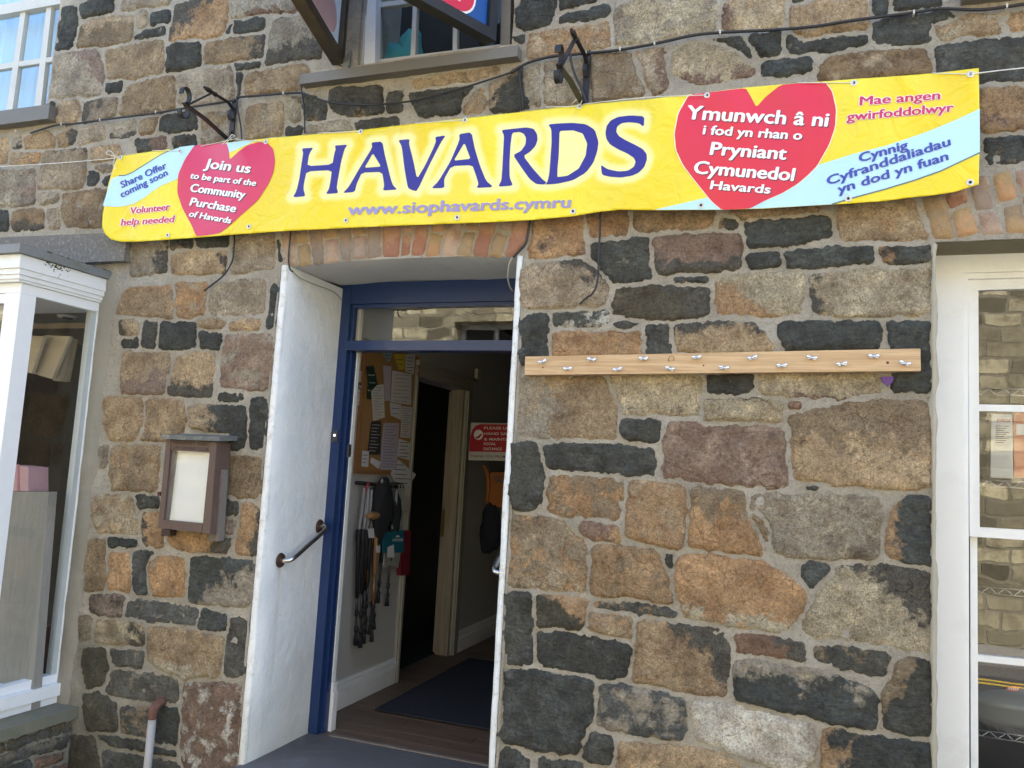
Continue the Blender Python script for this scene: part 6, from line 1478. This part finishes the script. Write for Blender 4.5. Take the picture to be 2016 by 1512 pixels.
for k, (lab, q_, m_, im, nl) in enumerate(PAP):
    o_ = .020 + (k % 5) * .0022 + (.006 if 'crooked' in lab else 0)
    t = thing('pinned_paper', lab, 'notice', on(*q_[0], o_))
    prism('sheet', [on(x, y, o_) for x, y in q_], (-.0006, 0, 0), m_, t)
    if nl:
        bm = bmesh.new(); qa = [Vector(p) for p in q_[:2]] ; top = (min(q_[0][1], q_[1][1])); xs_ = [p[0] for p in q_]; ys_ = [p[1] for p in q_]
        for i in range(nl):
            fy = min(ys_) + (max(ys_) - min(ys_)) * (i + 1.2) / (nl + 1.4)
            # span of the sheet at that height
            xx = []
            for a, b_ in zip(q_, q_[1:] + q_[:1]):
                if (a[1] - fy) * (b_[1] - fy) < 0: xx.append(a[0] + (b_[0] - a[0]) * (fy - a[1]) / (b_[1] - a[1]))
            if len(xx) < 2: continue
            xl, xr_ = min(xx), max(xx); w_ = xr_ - xl; xl += w_ * .12; xr_ -= w_ * (.12 + .12 * ((i * 7) % 3)); hgt = 3.0 if nl > 6 else 5.0
            vs2 = [bm.verts.new(on(x, yy, o_ + .0008)) for x, yy in ((xl, fy - hgt), (xr_, fy - hgt + w_ * .04), (xr_, fy + hgt * .2 + w_ * .04), (xl, fy + hgt * .2))]; bm.faces.new(vs2)
        bmo('printed_lines', bm, inkm[im], t, kind='stuff')
tag(prism('blue_label', [PX(*Z(x, y), XW + .012) for x, y in ((482, 330), (532, 345), (530, 402), (482, 395))], (-.002, 0, 0), M('blue_label_card', (0.02, 0.05, 0.13), 0.5)), 'small navy blue label on the white notice left of the cork board', 'label')
t = thing('opening_notice', 'narrow white notice with a line of print fixed left of the cork board', 'notice', PX(*Z(480, 500), XW + .006))
prism('sheet', [PX(*Z(x, y), XW + .008) for x, y in ((455, 225), (550, 235), (520, 545), (440, 540))], (-.001, 0, 0), wp2, t)
bm = bmesh.new()
for fy in (425, 445, 470, 510): bm.faces.new([bm.verts.new(PX(*Z(x, yy), XW + .009)) for x, yy in ((478, fy), (520, fy + 3), (520, fy + 7), (478, fy + 4))])
bmo('printed_lines', bm, ink, t, kind='stuff')
type_on('lettering', 'DS', (486, 385), (524, 388), 26, lambda x, y, off: PX(*Z(x, y), XW + .012 + off), inkm['white'], t, .001, .02)

# rail with walking poles
U = lambda x, y: (680 + x / 4.321, 940 + y / 4.321)
def pw(x, y, o_=.05): return PX(*U(x, y), XW + o_)
hr = thing('display_rail', 'dark metal display rail fixed to the hall wall below the cork board', 'rail', pw(100, 50))
blk = M('black_rubber', (0.014, 0.014, 0.015), 0.6, 0.2, 30); tube('rail_bar', [pw(95, 45, .03), pw(440, 80, .03)], .012, blk, hr, 8)
for x in (200, 285, 340, 375, 400, 425): 
    c0 = pw(x, 62, .03); tube('rail_hook', smoothpath([c0 + Vector((.005, 0, .012)), c0 + Vector((.05, .005, .008)), c0 + Vector((.055, .008, -.02))], 4), .004, blk, hr, 6)
gold = M('gold_anodised', (0.42, 0.20, 0.07), 0.3, 0.1, 10, metal=.6, bmp=0); greyp = M('graphite_shaft', (0.06, 0.06, 0.065), 0.35, 0.1, 10, metal=.4, bmp=0); tanw = M('cork_grip', (0.33, 0.18, 0.08), 0.7, 0.2, 40)
strapm = M('grey_strap', (0.30, 0.30, 0.33), 0.8, 0.1, 20)
def pole(lab, a, b_, shaft, grip, gl=.26, o_=.055, strap=True):
    p = thing('walking_pole', lab, 'walking pole', pw(*b_, o_), 'walking poles hanging on the hall wall')
    A, B = pw(*a, o_), pw(*b_, o_); d_ = B - A; L = d_.length; u = d_ / L
    tube('grip', [A, A + u * .01, A + u * .04, A + u * .09, A + u * gl], [.012, .018, .017, .013, .012], grip, p, 10)
    tube('shaft', [A + u * gl, A + u * (L * .72)], .0075, shaft, p, 10)
    tube('lower_shaft', [A + u * (L * .72), A + u * (L - .06)], .0062, blk, p, 10)
    for k in (.70, .84): tube('clamp', [A + u * (L * k), A + u * (L * k + .035)], .0115, blk, p, 8)
    for k in (.71, .85):
        c_ = A + u * (L * k + .01) + Vector((.004, .016, 0)); bm = bmesh.new(); bmesh.ops.create_icosphere(bm, subdivisions=1, radius=.006, matrix=Matrix.Translation(c_)); bmo('clamp_screw', bm, zinc, p)
    tube('rubber_tip', [A + u * (L - .065), A + u * (L - .06), A + u * L], [.007, .010, .0155], blk, p, 10)
    if strap:
        tube('strap', smoothpath([A + u * .02, A + Vector((.01, .012, .12)), A + Vector((.006, .02, .24)), A + Vector((.002, .012, .12)), A + u * .03], 5), .0075, strapm, p, 6)
pole('leftmost black walking pole with a padded grip', (112, 440), (88, 1425), greyp, blk, .40)
pole('second black walking pole from the left, hanging lowest', (150, 440), (125, 1445), greyp, blk, .38, .065)
pole('third black walking pole from the left with a tagged grip', (178, 445), (155, 1410), greyp, blk, .36, .05)
pole('gold-shafted walking pole slanting left beneath the cork grip', (230, 400), (160, 1110), gold, tanw, .12, .045, False)
pole('gold walking pole with a cork grip at the middle of the rail', (268, 350), (222, 1395), gold, tanw, .34, .07)
pole('second gold walking pole with a white price tag', (296, 380), (205, 1335), gold, tanw, .30, .055)
pole('black walking pole with a dark grip just left of the gold ones', (215, 430), (165, 1330), greyp, blk, .33, .045)
pole('slim gold walking pole half hidden behind the others', (250, 420), (240, 1290), gold, blk, .30, .04)
pole('short black walking pole right of the gold ones', (330, 450), (275, 1068), greyp, blk, .20, .05)
pole('short black walking pole furthest right on the rail', (395, 440), (352, 1093), greyp, blk, .20, .06)
# hanging bundle: straps, cards, tags
def card(name, lab, cat, pts, m_, o_, t_=.004, words=None):
    o = prism(name, [pw(x, y, o_) for x, y in pts], (-t_, 0, 0), m_, None, bevel=.001); tag(o, lab, cat); return o
teal = M('teal_card', (0.010, 0.11, 0.16), 0.5, 0.1, 10, bmp=.05)
cc = thing('header_card', 'teal header card with white lettering hanging among the walking poles', 'packaging', pw(450, 540, .085))
prism('card_face', [pw(x, y, .085) for x, y in ((318, 470), (500, 448), (498, 640), (320, 640))], (-.006, 0, 0), teal, cc, .001)
type_on('lettering', 'STRYDER', (402, 545), (492, 541), 22, lambda x, y, off: pw(x, y, .085 + off), inkm['white'], cc, .001, .02)
mesh('mountain_logo', [pw(x, y, .0862) for x, y in ((425, 508), (442, 488), (450, 497), (456, 492), (466, 507))], [(0, 1, 2, 3, 4)], inkm['white'], cc)
card('price_tag', 'white price tag on the black walking pole handles', 'tag', [(192, 435), (243, 433), (246, 515), (200, 515)], wp2, .09, .002)
card('price_tag', 'small white price tag on the gold walking pole', 'tag', [(262, 580), (297, 582), (296, 642), (262, 640)], wp2, .095, .002)
card('price_tag', 'white paper tag hanging under the teal card', 'tag', [(360, 595), (412, 570), (418, 680), (358, 682)], wp2, .095, .002)
card('plastic_packet', 'clear packet with a small brown item at the right end of the rail', 'packet', [(472, 160), (555, 175), (548, 290), (490, 285)], M('cloudy_plastic', (0.38, 0.36, 0.31), 0.3), .07, .012)
card('plastic_packet', 'crumpled silver packet under the teal card', 'packet', [(335, 640), (470, 640), (450, 770), (400, 745), (330, 765)], M('silvery_packet', (0.30, 0.30, 0.26), 0.3, 0.4, 30), .07, .012)
bm = bmesh.new(); blob(bm, pw(310, 270, .07), (.05, .10, .20), 5); blob(bm, pw(430, 330, .06), (.03, .05, .14), 7)
tag(bmo('glove_bundle', bm, M('black_fabric', (0.012, 0.013, 0.015), 0.9, 0.3, 30, bmp=.6), smooth=True), 'bundle of black straps and gloves hanging from the display rail', 'gloves')
o = tube('red_strap', smoothpath([pw(163, 160, .07), pw(175, 110, .07), pw(200, 60, .075), pw(190, 45, .07), pw(165, 150, .07)], 4), .003, M('red_cord', (0.4, 0.02, 0.03), 0.6), None, 6); tag(o, 'thin red cord looped over the left end of the display rail', 'cord')
bm = bmesh.new(); blob(bm, pw(205, 325, .09) + Vector((0, .05, 0)), (.02, .085, .022), 2); tag(bmo('pole_grip', bm, tanw, smooth=True), 'tan cork pole handle lying across the top of the gold poles', 'handle')
o = prism('red_umbrella', [pw(x, y, .04) for x, y in ((505, 450), (560, 450), (545, 830), (468, 835), (480, 600))], (-.03, 0, 0), M('dark_red_fabric', (0.16, 0.008, 0.02), 0.7, 0.2, 20, bmp=.4), None, bevel=.006); tag(o, 'dark red folded umbrella hanging at the right end of the display rail', 'umbrella')

# sign, bag and dark coat beyond the inner doorway
YS = yo1 - 0.02
sg = thing('sanitiser_sign', 'red and white sign asking for hand sanitiser and social distance', 'sign', PY(960, 915, YS))
prism('sign_panel', [PY(x, y, YS) for x, y in ((927, 832), (1040, 834), (1036, 908), (922, 906))], (0, .004, 0), M('white_sign_board', (0.55, 0.53, 0.50), 0.5), sg)
rp = [(930, 846), (936, 838), (946, 835), (1038, 836), (1035, 891), (924, 889), (925, 862)]
prism('red_panel', [PY(x, y, YS - .001) for x, y in rp], (0, .0008, 0), M('sign_red', (0.42, 0.012, 0.03), 0.5), sg)
cx_, cy_ = 942, 856
prism('hand_emblem', [PY(cx_ + 9 * math.cos(a), cy_ + 10 * math.sin(a), YS - .002) for a in (k * math.pi / 12 for k in range(24))], (0, .0006, 0), inkm['white'], sg)
prism('hand_shape', [PY(x, y, YS - .003) for x, y in ((936, 860), (941, 859), (947, 853), (949, 855), (944, 862), (938, 864))], (0, .0006, 0), M('sign_red', (0.42, 0.012, 0.03)), sg)
SSg = lambda x, y, off: PY(x, y, YS - .0012 - off)
for s, x0_, x1_, yy in (('PLEASE USE', 953, 1008, 845), ('HAND SANITISER', 953, 1033, 856), ('& MAINTAIN', 953, 1012, 867), ('SOCIAL', 952, 976, 876), ('DISTANCE', 952, 988, 886)):
    type_on('lettering', s, (x0_, yy), (x1_, yy + (x1_ - x0_) * .01), 5, SSg, inkm['white'], sg, .001, .01)
type_on('lettering', 'THANK YOU FROM HAVARDS', (926, 900), (1032, 902), 4.5, SSg, ink, sg, .001, .01)
bag = thing('tote_bag', 'orange tote bag with dark lettering hanging under the sanitiser sign', 'bag', PY(975, 990, YS + .05))
orange = M('orange_canvas', (0.30, 0.10, 0.02), 0.8, 0.15, 20, bmp=.4)
prism('bag_body', [PY(x, y, YS + .03) for x, y in ((966, 930), (1005, 930), (1003, 1000), (960, 996), (957, 960))], (0, .03, 0), orange, bag, .006)
tube('bag_handle', smoothpath([PY(952, 918, YS + .03), PY(959, 930, YS + .02), PY(962, 960, YS + .02), PY(958, 992, YS + .03)], 4), .016, orange, bag, 8)
type_on('lettering', 'NAUTI', (972, 950), (1000, 951), 14, lambda x, y, off: PY(x, y, YS + .028 - off), ink, bag, .001, .03)
bm = bmesh.new(); blob(bm, PY(966, 1040, YS + .03), (.085, .03, .20), 9)
tag(bmo('dark_cushion', bm, M('navy_black_cloth', (0.008, 0.010, 0.018), 0.9), smooth=True), 'black oval bag hanging below the orange tote', 'bag')
# goods faintly visible in the dark shop beyond the inner doorway
for k, (x, y_, w_, h_, c_, lab) in enumerate(((880, 900, 18, 26, (.30, .26, .18), 'pale box on a dark shelf inside the inner room'), (873, 972, 12, 22, (.22, .21, .2), 'grey pack low on a dark shelf inside the inner room'), (862, 840, 10, 30, (.16, .12, .08), 'brown tool handle in the dark inner room'), (836, 1040, 26, 8, (.16, .03, .03), 'dark red basket in the dark inner room'))):
    P0 = PX(x, y_, XW - .5 - .15 * k); s_ = 0.0038
    tag(box('shelf_goods', (P0.x - w_ * s_ * .3, P0.y, P0.z - h_ * s_ / 2), (P0.x + w_ * s_ * .3, P0.y + w_ * s_ * .6, P0.z + h_ * s_ / 2), M('goods_%d' % k, c_, 0.4), bevel=.004), lab, 'goods')
